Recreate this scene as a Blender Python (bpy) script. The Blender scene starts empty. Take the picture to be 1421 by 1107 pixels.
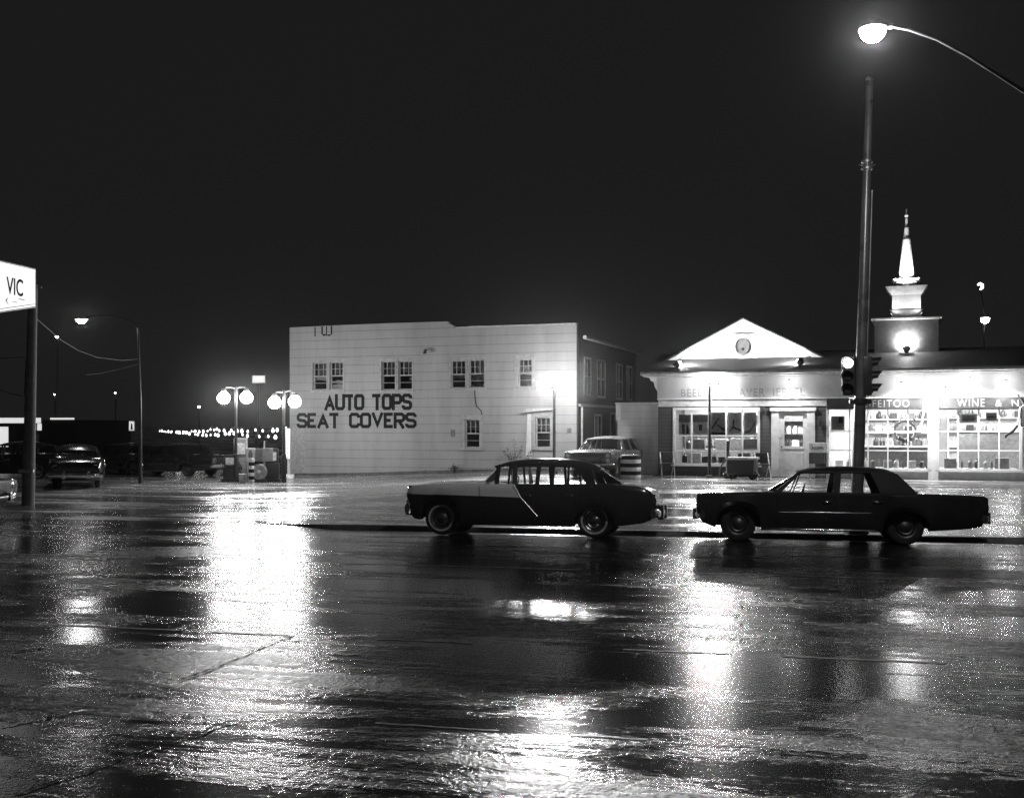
import bpy, bmesh, math, random
from mathutils import Vector, Matrix
R = math.radians
random.seed(7)
scn = bpy.context.scene
col = scn.collection

# ------------------------------------------------------------------ camera, sky, exposure
F, CX, YH, H = 1550.0, 710.5, 590.0, 2.2        # focal length and horizon in photo pixels, eye height
cam_d = bpy.data.cameras.new('camera')
cam_d.sensor_width = 36.0
cam_d.lens = 36.0 * F / 1421.0
cam_d.shift_y = (YH - 553.5) / 1421.0
cam_d.clip_end = 3000
cam = bpy.data.objects.new('camera', cam_d)
col.objects.link(cam)
cam.location = (0, 0, H)
cam.rotation_euler = (R(90), 0, 0)
scn.camera = cam

w = bpy.data.worlds.new('World')
scn.world = w
w.use_nodes = True
wn = w.node_tree
wn.nodes['Background'].inputs['Color'].default_value = (1, 1, 1, 1)
wn.nodes['Background'].inputs['Strength'].default_value = 0.0102   # black-and-white night sky with a little town glow

scn.view_settings.view_transform = 'Standard'
scn.view_settings.look = 'None'
scn.view_settings.exposure = 0.0
scn.view_settings.gamma = 1.0
scn.cycles.use_denoising = True
scn.cycles.denoising_prefilter = 'NONE'
scn.cycles.max_bounces = 8
scn.cycles.transparent_max_bounces = 16
scn.cycles.sample_clamp_indirect = 4.0
scn.cycles.use_light_tree = True

# ------------------------------------------------------------------ helpers
def tag(o, label=None, cat=None, group=None, kind=None):
    if label: o['label'] = label
    if cat: o['category'] = cat
    if group: o['group'] = group
    if kind: o['kind'] = kind
    return o

def empty(name, loc=(0, 0, 0), rz=0.0, rx=0.0):
    o = bpy.data.objects.new(name, None)
    col.objects.link(o)
    o.location = loc
    o.rotation_euler = (rx, 0, rz)
    o.empty_display_size = 0.2
    return o

def thing(name, label, cat, loc=(0, 0, 0), rz=0.0, group=None, rx=0.0):
    return tag(empty(name, loc, rz, rx), label, cat, group)

def children(o):
    return [c for c in col.objects if c.parent is o]

def copy_tree(o, parent=None):
    kids = list(o.children)
    c = o.copy()
    col.objects.link(c)
    if parent: c.parent = parent
    for k in kids: copy_tree(k, c)
    return c

class MB:
    """collects shapes into one mesh"""
    def __init__(self): self.v = []; self.f = []
    def add(self, vs, fs, M=None):
        b = len(self.v)
        self.v += [tuple(M @ Vector(p)) if M else tuple(p) for p in vs]
        self.f += [tuple(i + b for i in f) for f in fs]
        return self
    def box(self, x0, x1, y0, y1, z0, z1, M=None):
        vs = [(x, y, z) for z in (z0, z1) for y in (y0, y1) for x in (x0, x1)]
        return self.add(vs, [(0, 2, 3, 1), (4, 5, 7, 6), (0, 1, 5, 4), (2, 6, 7, 3), (0, 4, 6, 2), (1, 3, 7, 5)], M)
    def bev(self, x0, x1, y0, y1, z0, z1, b=0.02, M=None):
        bm = bmesh.new()
        bmesh.ops.create_cube(bm, size=1)
        for v in bm.verts:
            v.co = Vector(((x0 + x1) / 2 + v.co.x * (x1 - x0), (y0 + y1) / 2 + v.co.y * (y1 - y0), (z0 + z1) / 2 + v.co.z * (z1 - z0)))
        bmesh.ops.bevel(bm, geom=bm.edges[:], offset=min(b, 0.45 * min(x1 - x0, y1 - y0, z1 - z0)), segments=2, affect='EDGES', profile=0.6)
        return self.bm(bm, M)
    def bm(self, bm, M=None):
        bm.verts.index_update()
        self.add([v.co[:] for v in bm.verts], [[v.index for v in f.verts] for f in bm.faces], M)
        bm.free()
        return self
    def tube(self, pts, r, n=10, cap=True, M=None):
        pts = [Vector(p) for p in pts]
        rs = r if isinstance(r, (list, tuple)) else [r] * len(pts)
        vs = []; fs = []
        up = None
        for i, p in enumerate(pts):
            t = (pts[min(i + 1, len(pts) - 1)] - pts[max(i - 1, 0)]).normalized()
            if up is None: up = Vector((0, 0, 1)) if abs(t.z) < 0.9 else Vector((1, 0, 0))
            s = t.cross(up).normalized(); u = s.cross(t).normalized(); up = u
            for k in range(n):
                a = 2 * math.pi * k / n
                vs.append(p + (s * math.cos(a) + u * math.sin(a)) * rs[i])
        for i in range(len(pts) - 1):
            for k in range(n):
                k2 = (k + 1) % n
                fs.append((i * n + k, i * n + k2, (i + 1) * n + k2, (i + 1) * n + k))
        if cap:
            fs.append(tuple(range(n))[::-1]); fs.append(tuple((len(pts) - 1) * n + k for k in range(n)))
        return self.add(vs, fs, M)
    def lathe(self, prof, n=16, M=None):
        """prof: (radius, z) pairs, turned about z"""
        vs = []; fs = []
        for r, z in prof:
            for k in range(n):
                a = 2 * math.pi * k / n
                vs.append((max(r, 1e-4) * math.cos(a), max(r, 1e-4) * math.sin(a), z))
        for i in range(len(prof) - 1):
            for k in range(n):
                k2 = (k + 1) % n
                fs.append((i * n + k, i * n + k2, (i + 1) * n + k2, (i + 1) * n + k))
        fs.append(tuple(range(n))[::-1]); fs.append(tuple((len(prof) - 1) * n + k for k in range(n)))
        return self.add(vs, fs, M)
    def prism(self, poly, y0, y1, M=None):
        """poly in x,z; thick along y"""
        n = len(poly)
        vs = [(x, y0, z) for x, z in poly] + [(x, y1, z) for x, z in poly]
        fs = [tuple(range(n)), tuple(range(2 * n - 1, n - 1, -1))] + [(i, n + i, n + (i + 1) % n, (i + 1) % n) for i in range(n)]
        return self.add(vs, fs, M)
    def build(self, name, m, parent=None, smooth=None, fix=True):
        me = bpy.data.meshes.new(name)
        me.from_pydata(self.v, [], self.f)
        if fix:
            bm = bmesh.new(); bm.from_mesh(me)
            bmesh.ops.recalc_face_normals(bm, faces=bm.faces[:])
            bm.to_mesh(me); bm.free()
        if smooth is not None:
            me.polygons.foreach_set('use_smooth', [True] * len(me.polygons))
            me.set_sharp_from_angle(angle=R(smooth))
        me.materials.append(m)
        o = bpy.data.objects.new(name, me)
        col.objects.link(o)
        if parent: o.parent = parent
        return o

def holed_wall(rect, holes, th, y0=0.0):
    """wall in the x-z plane from y0 to y0+th with rectangular openings, one closed mesh"""
    x0, x1, z0, z1 = rect
    xs = sorted({x0, x1, *[h[0] for h in holes], *[h[1] for h in holes]})
    zs = sorted({z0, z1, *[h[2] for h in holes], *[h[3] for h in holes]})
    bm = bmesh.new(); V = {}
    for i, x in enumerate(xs):
        for j, z in enumerate(zs): V[i, j] = (bm.verts.new((x, y0, z)), bm.verts.new((x, y0 + th, z)))
    solid = {}
    for i in range(len(xs) - 1):
        for j in range(len(zs) - 1):
            cx = (xs[i] + xs[i + 1]) / 2; cz = (zs[j] + zs[j + 1]) / 2
            solid[i, j] = not any(h[0] < cx < h[1] and h[2] < cz < h[3] for h in holes)
    for (i, j), s in solid.items():
        if not s: continue
        a, b, c, d = V[i, j], V[i + 1, j], V[i + 1, j + 1], V[i, j + 1]
        bm.faces.new((a[0], b[0], c[0], d[0])); bm.faces.new((d[1], c[1], b[1], a[1]))
        for (p, q, di, dj) in ((a, b, 0, -1), (b, c, 1, 0), (c, d, 0, 1), (d, a, -1, 0)):
            if not solid.get((i + di, j + dj), False): bm.faces.new((p[0], p[1], q[1], q[0]))
    for v in [v for v in bm.verts if not v.link_faces]: bm.verts.remove(v)
    return MB().bm(bm)

# ------------------------------------------------------------------ materials
def nodes_of(name):
    m = bpy.data.materials.new(name)
    m.use_nodes = True
    nt = m.node_tree
    return m, nt, nt.nodes['Principled BSDF']

def g3(v): return (v, v, v, 1)

def mat(name, c, rough=0.6, metal=0.0, var=0.25, scale=6.0, bump=0.0, bscale=60.0, coat=0.0, rvar=0.15, dist=0.01):
    m, nt, b = nodes_of(name)
    N = nt.nodes; L = nt.links
    tc = N.new('ShaderNodeTexCoord')
    nz = N.new('ShaderNodeTexNoise'); nz.inputs['Scale'].default_value = scale; nz.inputs['Detail'].default_value = 6
    L.new(tc.outputs['Object'], nz.inputs['Vector'])
    mr = N.new('ShaderNodeMapRange')
    mr.inputs['To Min'].default_value = c * (1 - var); mr.inputs['To Max'].default_value = min(0.95, c * (1 + var))
    mr.inputs['From Min'].default_value = 0.3; mr.inputs['From Max'].default_value = 0.7
    L.new(nz.outputs['Fac'], mr.inputs['Value'])
    L.new(mr.outputs['Result'], b.inputs['Base Color'])
    r2 = N.new('ShaderNodeMapRange')
    r2.inputs['From Min'].default_value = 0.3; r2.inputs['From Max'].default_value = 0.7
    r2.inputs['To Min'].default_value = max(0.02, rough * (1 - rvar)); r2.inputs['To Max'].default_value = min(1, rough * (1 + rvar))
    L.new(nz.outputs['Fac'], r2.inputs['Value']); L.new(r2.outputs['Result'], b.inputs['Roughness'])
    b.inputs['Metallic'].default_value = metal
    b.inputs['Coat Weight'].default_value = coat
    b.inputs['Coat Roughness'].default_value = 0.05
    if bump:
        bn = N.new('ShaderNodeTexNoise'); bn.inputs['Scale'].default_value = bscale; bn.inputs['Detail'].default_value = 4
        L.new(tc.outputs['Object'], bn.inputs['Vector'])
        bp = N.new('ShaderNodeBump'); bp.inputs['Strength'].default_value = bump; bp.inputs['Distance'].default_value = dist
        L.new(bn.outputs['Fac'], bp.inputs['Height']); L.new(bp.outputs['Normal'], b.inputs['Normal'])
    return m

def emis(name, s, sample=True):
    m, nt, b = nodes_of(name)
    b.inputs['Base Color'].default_value = g3(0.8)
    b.inputs['Emission Color'].default_value = (1, 1, 1, 1)
    b.inputs['Emission Strength'].default_value = s
    if not sample: m.cycles.emission_sampling = 'NONE'
    return m

def glass(name, tint=0.85, ior=1.5, wob=0.0):
    m, nt, b = nodes_of(name)
    N = nt.nodes; L = nt.links
    N.remove(b)
    out = N['Material Output']
    tr = N.new('ShaderNodeBsdfTransparent'); tr.inputs['Color'].default_value = g3(tint)
    gl = N.new('ShaderNodeBsdfGlossy'); gl.inputs['Roughness'].default_value = 0.02
    fr = N.new('ShaderNodeFresnel'); fr.inputs['IOR'].default_value = ior
    mx = N.new('ShaderNodeMixShader')
    L.new(fr.outputs['Fac'], mx.inputs['Fac']); L.new(tr.outputs['BSDF'], mx.inputs[1]); L.new(gl.outputs['BSDF'], mx.inputs[2])
    L.new(mx.outputs['Shader'], out.inputs['Surface'])
    if wob:
        tc = N.new('ShaderNodeTexCoord'); nz = N.new('ShaderNodeTexNoise'); nz.inputs['Scale'].default_value = 3.0
        bp = N.new('ShaderNodeBump'); bp.inputs['Strength'].default_value = wob; bp.inputs['Distance'].default_value = 0.02
        L.new(tc.outputs['Object'], nz.inputs['Vector']); L.new(nz.outputs['Fac'], bp.inputs['Height'])
        L.new(bp.outputs['Normal'], gl.inputs['Normal']); L.new(bp.outputs['Normal'], fr.inputs['Normal'])
    return m

def siding(name, c, pitch, gap=0.05, dark=0.35, seam=2.4, streak=0.2):
    """horizontal siding courses: dark joints, butt seams, weather streaks"""
    m, nt, b = nodes_of(name)
    N = nt.nodes; L = nt.links
    tc = N.new('ShaderNodeTexCoord'); sp = N.new('ShaderNodeSeparateXYZ')
    L.new(tc.outputs['Object'], sp.inputs['Vector'])
    wn_ = N.new('ShaderNodeTexNoise'); wn_.inputs['Scale'].default_value = 0.7
    L.new(tc.outputs['Object'], wn_.inputs['Vector'])
    def math_(op, a, bb=None, c_=None):
        n = N.new('ShaderNodeMath'); n.operation = op
        for i, v in enumerate((a, bb, c_)):
            if v is None: continue
            if isinstance(v, (int, float)): n.inputs[i].default_value = v
            else: L.new(v, n.inputs[i])
        return n.outputs[0]
    wob = math_('MULTIPLY', wn_.outputs['Fac'], 0.03)
    zz = math_('DIVIDE', math_('ADD', sp.outputs['Z'], wob), pitch)
    fr = math_('FRACT', zz)
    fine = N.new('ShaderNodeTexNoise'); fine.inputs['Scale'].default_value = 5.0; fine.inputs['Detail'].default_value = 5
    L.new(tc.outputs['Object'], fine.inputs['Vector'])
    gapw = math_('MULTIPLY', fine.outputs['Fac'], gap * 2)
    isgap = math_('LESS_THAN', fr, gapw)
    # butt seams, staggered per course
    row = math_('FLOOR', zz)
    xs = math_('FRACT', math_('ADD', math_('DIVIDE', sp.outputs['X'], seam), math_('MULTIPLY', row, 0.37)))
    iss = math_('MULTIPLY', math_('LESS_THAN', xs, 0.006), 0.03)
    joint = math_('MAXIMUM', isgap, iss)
    # streaks running down
    mp = N.new('ShaderNodeMapping'); mp.inputs['Scale'].default_value = (1.1, 1, 0.22)
    L.new(tc.outputs['Object'], mp.inputs['Vector'])
    st = N.new('ShaderNodeTexNoise'); st.inputs['Scale'].default_value = 1.2; st.inputs['Detail'].default_value = 8; st.inputs['Roughness'].default_value = 0.65
    L.new(mp.outputs['Vector'], st.inputs['Vector'])
    mr = N.new('ShaderNodeMapRange'); mr.inputs['From Min'].default_value = 0.35; mr.inputs['From Max'].default_value = 0.75
    mr.inputs['To Min'].default_value = c; mr.inputs['To Max'].default_value = c * (1 - streak)
    L.new(st.outputs['Fac'], mr.inputs['Value'])
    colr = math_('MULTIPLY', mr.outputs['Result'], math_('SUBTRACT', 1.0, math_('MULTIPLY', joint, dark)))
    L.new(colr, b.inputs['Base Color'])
    b.inputs['Roughness'].default_value = 0.6
    bp = N.new('ShaderNodeBump'); bp.inputs['Strength'].default_value = 0.6; bp.inputs['Distance'].default_value = 0.012
    hgt = math_('ADD', math_('MULTIPLY', fr, -1.0), math_('MULTIPLY', fine.outputs['Fac'], 0.15))
    L.new(hgt, bp.inputs['Height']); L.new(bp.outputs['Normal'], b.inputs['Normal'])
    return m

def wet(name, c, ang, r0, r1, patch=(0.16, 0.5), slope=1.0, lo=0.46, hi=0.60, ripple=0.02, off=(0, 0)):
    """wet asphalt: film of water lying in irregular patches over a coarse granular surface"""
    m, nt, b = nodes_of(name)
    N = nt.nodes; L = nt.links
    tc = N.new('ShaderNodeTexCoord')
    mp = N.new('ShaderNodeMapping'); mp.inputs['Rotation'].default_value = (0, 0, ang); mp.inputs['Location'].default_value = (off[0], off[1], 0)
    L.new(tc.outputs['Object'], mp.inputs['Vector'])
    def noise(scale, detail, rough=0.5, vec=None, sc=None, dist=0.0):
        v = vec or mp.outputs['Vector']
        if sc:
            q = N.new('ShaderNodeMapping'); q.inputs['Scale'].default_value = (sc[0], sc[1], 1); L.new(v, q.inputs['Vector']); v = q.outputs['Vector']
        n = N.new('ShaderNodeTexNoise'); n.inputs['Scale'].default_value = scale; n.inputs['Detail'].default_value = detail
        n.inputs['Roughness'].default_value = rough; n.inputs['Distortion'].default_value = dist
        L.new(v, n.inputs['Vector']); return n.outputs['Fac']
    def mt(op, a, bb, c_=None):
        n = N.new('ShaderNodeMath'); n.operation = op
        for k, v in enumerate((a, bb, c_)):
            if v is None: continue
            if isinstance(v, (int, float)): n.inputs[k].default_value = v
            else: L.new(v, n.inputs[k])
        return n.outputs[0]
    def rng(v, a0, a1, b0, b1, smooth_=False):
        n = N.new('ShaderNodeMapRange')
        if smooth_: n.interpolation_type = 'SMOOTHSTEP'
        for k, q in (('From Min', a0), ('From Max', a1), ('To Min', b0), ('To Max', b1)):
            if isinstance(q, (int, float)): n.inputs[k].default_value = q
            else: L.new(q, n.inputs[k])
        L.new(v, n.inputs['Value']); return n.outputs['Result']
    big = noise(1.0, 8, 0.62, sc=patch, dist=0.6)
    streak = noise(1.0, 6, 0.6, sc=(0.35, 3.2))
    fine = noise(9.0, 4, 0.6)
    wetk = mt('ADD', mt('ADD', mt('MULTIPLY', big, 0.62), mt('MULTIPLY', streak, 0.26)), mt('MULTIPLY', fine, 0.12))
    k = rng(wetk, lo, hi, 0.0, 1.0, True)          # 0: standing film, 1: open grain
    L.new(rng(k, 0, 1, r0, r1), b.inputs['Roughness'])
    g1 = noise(26.0, 3, 0.55); g2 = noise(70.0, 3, 0.6)
    stain = noise(0.6, 6, 0.65, sc=(0.5, 1.0))
    L.new(mt('MULTIPLY', rng(g2, 0.3, 0.7, c * 0.6, c * 1.5), rng(stain, 0.3, 0.7, 0.65, 1.35)), b.inputs['Base Color'])
    vo = N.new('ShaderNodeTexVoronoi'); vo.inputs['Scale'].default_value = 34.0; L.new(mp.outputs['Vector'], vo.inputs['Vector'])
    h = mt('ADD', mt('MULTIPLY', g1, 0.022 * slope), mt('MULTIPLY', g2, 0.008 * slope))
    h = mt('ADD', h, mt('MULTIPLY', vo.outputs['Distance'], 0.009 * slope))
    h = mt('MULTIPLY', h, rng(k, 0, 1, 0.10, 1.0))
    h = mt('ADD', h, mt('MULTIPLY', noise(2.2, 3, 0.5), 0.02 * ripple))
    h = mt('ADD', h, mt('MULTIPLY', noise(0.5, 3, 0.5), 0.08 * ripple))
    bp = N.new('ShaderNodeBump'); bp.inputs['Distance'].default_value = 1.0; bp.inputs['Strength'].default_value = 1.0
    L.new(h, bp.inputs['Height']); L.new(bp.outputs['Normal'], b.inputs['Normal'])
    # aggregate: clumps of stone that stand dry among wet ones, drawn out across the street
    s1 = noise(1.0, 2, 0.5, sc=(30.0, 13.0)); s2 = noise(1.0, 2, 0.5, sc=(13.0, 4.5))
    sk = mt('ADD', mt('MULTIPLY', s1, 0.5), mt('MULTIPLY', s2, 0.5))
    lev = rng(sk, 0.42, 0.60, 0.0, 1.0, True)
    lev = mt('ADD', mt('MULTIPLY', lev, k), mt('MULTIPLY', mt('SUBTRACT', 1.0, k), 0.85))
    L.new(rng(lev, 0, 1, 0.05, 0.62), b.inputs['Specular IOR Level'])
    b.inputs['IOR'].default_value = 1.6
    return m

ST = R(12.3)                                     # street direction, clockwise from the x axis
SD = Vector((math.cos(ST), -math.sin(ST), 0))    # along the street, to the right
SN = Vector((math.sin(ST), math.cos(ST), 0))     # across it, away from the camera

ROAD_OFF = (11.3, -4.2)
M = dict(
    road=wet('wet_road', 0.010, ST, 0.16, 0.31, slope=0.52, lo=0.475, hi=0.60, patch=(0.22, 0.6), off=ROAD_OFF),
    lot=wet('wet_lot', 0.22, ST, 0.10, 0.36, patch=(0.2, 0.7), slope=0.5),
    curb=mat('kerb_concrete', 0.12, 0.5, var=0.4, bump=0.3, bscale=30),
    paint_line=mat('worn_road_paint', 0.13, 0.35, var=0.85, scale=9, bump=0.4, bscale=60),
    tar=mat('tar_seam', 0.012, 0.16, var=0.3, scale=4, bump=0.25, bscale=12),
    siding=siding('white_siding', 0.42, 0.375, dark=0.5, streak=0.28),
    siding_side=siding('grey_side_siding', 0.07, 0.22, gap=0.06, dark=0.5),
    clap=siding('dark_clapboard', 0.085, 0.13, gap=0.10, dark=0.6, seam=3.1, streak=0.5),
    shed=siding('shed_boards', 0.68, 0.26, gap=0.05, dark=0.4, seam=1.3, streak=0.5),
    white=mat('white_paint', 0.72, 0.5, var=0.12, bump=0.1, bscale=20),
    casing=mat('dull_window_paint', 0.40, 0.6, var=0.25, bump=0.15, bscale=25),
    offwhite=mat('aged_white_paint', 0.55, 0.55, var=0.22, bump=0.15, bscale=25),
    masonry=mat('painted_masonry', 0.78, 0.65, var=0.2, scale=3, bump=0.4, bscale=14),
    roof=mat('roof_shingle', 0.05, 0.7, var=0.5, scale=14, bump=0.6, bscale=30),
    letter=mat('black_sign_paint', 0.006, 0.9, var=0.3),
    fascia=mat('fascia_paint', 0.36, 0.6, var=0.15, scale=2),
    faint=mat('washed_out_lettering', 0.17, 0.6, var=0.35, scale=12),
    band=mat('dark_sign_board', 0.035, 0.5, var=0.3),
    ltletter=mat('cream_lettering', 0.30, 0.5, var=0.3, scale=10),
    wood=mat('weathered_pole_wood', 0.10, 0.8, var=0.4, scale=5, bump=0.5, bscale=18),
    steel=mat('galvanised_steel', 0.30, 0.42, metal=0.75, var=0.25, bump=0.1),
    darkmetal=mat('dark_painted_metal', 0.035, 0.35, var=0.3, bump=0.1, bscale=20),
    pole=mat('wet_pole_paint', 0.14, 0.30, metal=0.3, var=0.3, scale=3, bump=0.1),
    rubber=mat('tyre_rubber', 0.018, 0.5, var=0.3, bump=0.2, bscale=40),
    whitewall=mat('whitewall_rubber', 0.45, 0.5, var=0.25),
    chrome=mat('chrome', 0.7, 0.12, metal=1.0, var=0.1, rvar=0.4),
    darkhub=mat('dirty_hubcap', 0.06, 0.45, metal=0.6, var=0.4),
    hub=mat('dull_hubcap', 0.35, 0.22, metal=1.0, var=0.2, rvar=0.4),
    trim_paint=mat('dull_black_trim', 0.012, 0.6, var=0.3),
    black_paint=mat('black_car_paint', 0.020, 0.18, var=0.3, scale=2, coat=0.8, bump=0.02, bscale=4),
    dark_paint=mat('dark_car_paint', 0.008, 0.25, var=0.3, scale=2, coat=0.6),
    light_paint=mat('pale_car_paint', 0.15, 0.25, var=0.15, scale=2, coat=0.5, bump=0.02, bscale=4),
    inner=mat('car_upholstery', 0.03, 0.8, var=0.3),
    seam=mat('panel_gap', 0.004, 0.8, var=0.1),
    red=mat('tail_lamp_lens', 0.08, 0.15, var=0.3),
    lens=mat('headlamp_glass', 0.5, 0.08, var=0.1),
    carglass=glass('car_glass', 0.955),
    shopglass=glass('shop_glass', 0.92, wob=0.15),
    oldglass=glass('old_window_glass', 0.82, 1.6, wob=0.4),
    dark=mat('unlit_interior', 0.012, 0.9, var=0.3),
    room=mat('shop_interior_wall', 0.55, 0.7, var=0.15, scale=2),
    floor=mat('shop_floor', 0.2, 0.5, var=0.3),
    curtain=mat('window_curtain', 0.5, 0.8, var=0.3, scale=10),
    shrub=mat('shrub_leaf', 0.05, 0.6, var=0.5),
    stem=mat('shrub_stem', 0.08, 0.8),
    rope=mat('wire', 0.10, 0.5, metal=0.2, var=0.2),
)
for k, v in dict(g1=0.03, g2=0.08, g3=0.2, g4=0.4, g5=0.7).items():
    M[k] = mat('goods_' + {'g1': 'black', 'g2': 'dark', 'g3': 'mid', 'g4': 'light', 'g5': 'white'}[k], v, 0.4, var=0.3, scale=9)
for k_ in ('trim_paint',):
    M[k_].node_tree.nodes['Principled BSDF'].inputs['Specular IOR Level'].default_value = 0.12
def glow(name, st):
    """clear glowing globe: shows as lit, lets the lamp inside it shine out"""
    m, nt, b = nodes_of(name)
    N = nt.nodes; L = nt.links
    N.remove(b)
    tr = N.new('ShaderNodeBsdfTransparent'); em = N.new('ShaderNodeEmission'); em.inputs['Strength'].default_value = st
    ad = N.new('ShaderNodeAddShader')
    L.new(tr.outputs[0], ad.inputs[0]); L.new(em.outputs[0], ad.inputs[1]); L.new(ad.outputs[0], N['Material Output'].inputs['Surface'])
    m.cycles.emission_sampling = 'NONE'
    return m
EM = dict(
    street=glow('street_lamp_glow', 30), station=glow('station_lamp_glow', 12), post=glow('post_lamp_glow', 25), beam=glow('post_reflector_glow', 40),
    flood=emis('flood_lamp_glow', 40, False), bulb=emis('bulb_glow', 4, False), sign=emis('lit_sign_face', 0.72),
    tube=emis('fluorescent_glow', 14, False), far=emis('far_lamp_glow', 30, False), eave=glow('eave_bulb_glow', 12),
    signal=emis('signal_lens_glow', 12, False), dim=emis('lit_window_glow', 0.7, False), spirelamp=emis('steeple_flood_glow', 60, False),
    street2=glow('small_street_lamp_glow', 20),
)
def spot(loc, target, watts, ang=110, r=0.06, blend=0.6):
    l = bpy.data.lights.new('lamp_light', 'SPOT'); l.energy = watts; l.spot_size = R(ang); l.spot_blend = blend; l.shadow_soft_size = r
    o = bpy.data.objects.new('lamp_light', l); col.objects.link(o)
    o.location = loc
    o.rotation_euler = (Vector(target) - Vector(loc)).to_track_quat('-Z', 'Y').to_euler()
    return o
def point(loc, watts, r=0.08):
    l = bpy.data.lights.new('lamp_light', 'POINT'); l.energy = watts; l.shadow_soft_size = r
    o = bpy.data.objects.new('lamp_light', l); col.objects.link(o); o.location = loc
    return o

# ------------------------------------------------------------------ photo pixel <-> place
def P(px, py, D): return Vector(((px - CX) / F * D, D, H + (YH - py) / F * D))

def smooth(t): t = max(0.0, min(1.0, t)); return t * t * (3 - 2 * t)
B_WHEEL, B_CURB = 21.5, 23.35
A_CURB = -9.6
def ab(x, y): return x * SD.x + y * SD.y, x * SN.x + y * SN.y
def ground(x, y):
    a, b = ab(x, y)
    side = smooth((a - A_CURB + 1.2) / 2.0)
    if b < B_CURB + 0.07:
        return -0.10 * side * max(0.0, min(1.0, (b - B_WHEEL) / (B_CURB - B_WHEEL)))
    t = smooth((b - B_CURB - 0.3) / 13.0)
    return t * (-0.06 + 0.42 * smooth((x + 10.0) / 13.0))
def on_ground(px, D):
    x = (px - CX) / F * D
    return Vector((x, D, ground(x, D)))

# ------------------------------------------------------------------ ground
def sheet(name, a_list, b_list, m, dz=0.0, zf=None):
    mb = MB(); vs = []; nb = len(b_list)
    for a in a_list:
        for b in b_list:
            p = SD * a + SN * b
            vs.append((p.x, p.y, (zf(p.x, p.y, b) if zf else ground(p.x, p.y)) + dz))
    fs = [(i * nb + j, (i + 1) * nb + j, (i + 1) * nb + j + 1, i * nb + j + 1) for i in range(len(a_list) - 1) for j in range(nb - 1)]
    return mb.add(vs, fs).build(name, m, smooth=60)
def lin(a, b, n): return [a + (b - a) * i / (n - 1) for i in range(n)]
al = [-900, -300, -120, -60] + lin(-40, 60, 101) + [90, 150, 300, 900]
road = sheet('road', al, [-400, -60, -10] + lin(0, 21.5, 24) + lin(21.7, B_CURB, 9), M['road'])
tag(road, kind='structure')
lot = sheet('pavement', al, lin(B_CURB + 0.004, 40, 60) + [45, 50, 60, 80, 120, 250, 600, 1500], M['lot'],
            zf=lambda x, y, b: ground(x, y + (0.09 if b < B_CURB + 0.08 else 0)))
tag(lot, kind='structure')
# kerb: starts at the driveway with a dropped end
vs = []; fs = []
ka = [A_CURB - 0.9, A_CURB - 0.4, A_CURB, A_CURB + 0.6] + lin(A_CURB + 1.5, 60, 60)
prof = [(B_CURB - 0.02, -0.25), (B_CURB - 0.01, -0.03), (B_CURB + 0.01, -0.006), (B_CURB + 0.04, 0.004), (B_CURB + 0.17, 0.006), (B_CURB + 0.18, -0.25)]
for i, a in enumerate(ka):
    k = smooth((a - ka[0]) / 1.6)
    for b, z in prof:
        p = SD * a + SN * b
        vs.append((p.x, p.y, z if z < -0.2 else z * k + (ground(p.x, p.y - 0.25) + 0.002) * (1 - k)))
n = len(prof)
for i in range(len(ka) - 1):
    fs += [(i * n + j, (i + 1) * n + j, (i + 1) * n + j + 1, i * n + j + 1) for j in range(n - 1)]
tag(MB().add(vs, fs).build('kerb', M['curb'], smooth=40), kind='structure')

def strip(name, pts, wd, m, dz=0.004):
    """flat band following pts (a, b) on the road"""
    vs = []; fs = []
    for i, (a, b) in enumerate(pts):
        t = Vector((pts[min(i + 1, len(pts) - 1)][0] - pts[max(i - 1, 0)][0], pts[min(i + 1, len(pts) - 1)][1] - pts[max(i - 1, 0)][1]))
        t.normalize(); nn = Vector((-t.y, t.x))
        ww = wd * random.uniform(0.75, 1.25) / 2
        for s in (-1, 1):
            p = SD * (a + nn.x * ww * s) + SN * (b + nn.y * ww * s)
            vs.append((p.x, p.y, ground(p.x, p.y) + dz))
    for i in range(len(pts) - 1): fs.append((2 * i, 2 * i + 1, 2 * i + 3, 2 * i + 2))
    return tag(MB().add(vs, fs).build(name, m), kind='structure')
def seam_line(a0, b0, a1, b1, wob=0.03, n=40):
    return [(a0 + (a1 - a0) * i / n + random.uniform(-wob, wob), b0 + (b1 - b0) * i / n + random.uniform(-wob, wob)) for i in range(n + 1)]
rb_ = random.Random(12)
def broken(name, b, wd, m, gap=(.3, 2.2), run=(1.2, 6.0)):
    a = -26.0
    while a < 28:
        l_ = rb_.uniform(*run)
        strip(name, seam_line(a, b, a + l_, b, 0.012, max(6, int(l_ * 5))), wd * rb_.uniform(.6, 1.2), m, 0.004)
        a += l_ + rb_.uniform(*gap)
broken('lane_marking', 10.95, .06, M['paint_line'], (.3, 1.6), (.8, 3.0))
broken('lane_marking', 7.85, .035, M['paint_line'], (.5, 2.5), (.5, 1.8))
broken('lane_marking', 16.85, .045, M['paint_line'], (.2, 1.2), (3, 9))
broken('tar_seam', 13.5, .03, M['tar'], (1, 5), (2, 6))
broken('tar_seam', 19.6, .04, M['tar'], (1, 4), (2, 7))
def px_ab(px, py):
    D = H * F / (py - YH); x = (px - CX) / F * D
    return ab(x, D)
for (p, q) in (((25, 1104), (329, 998)), ((250, 945), (408, 880)), ((0, 1010), (120, 985)), ((60, 900), (20, 905)), ((1060, 1042), (1200, 1048))):
    a0, b0 = px_ab(*p); a1, b1 = px_ab(*q)
    strip('tar_crack', seam_line(a0, b0, a1, b1, 0.03, 30), 0.03, M['tar'], 0.008)

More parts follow.
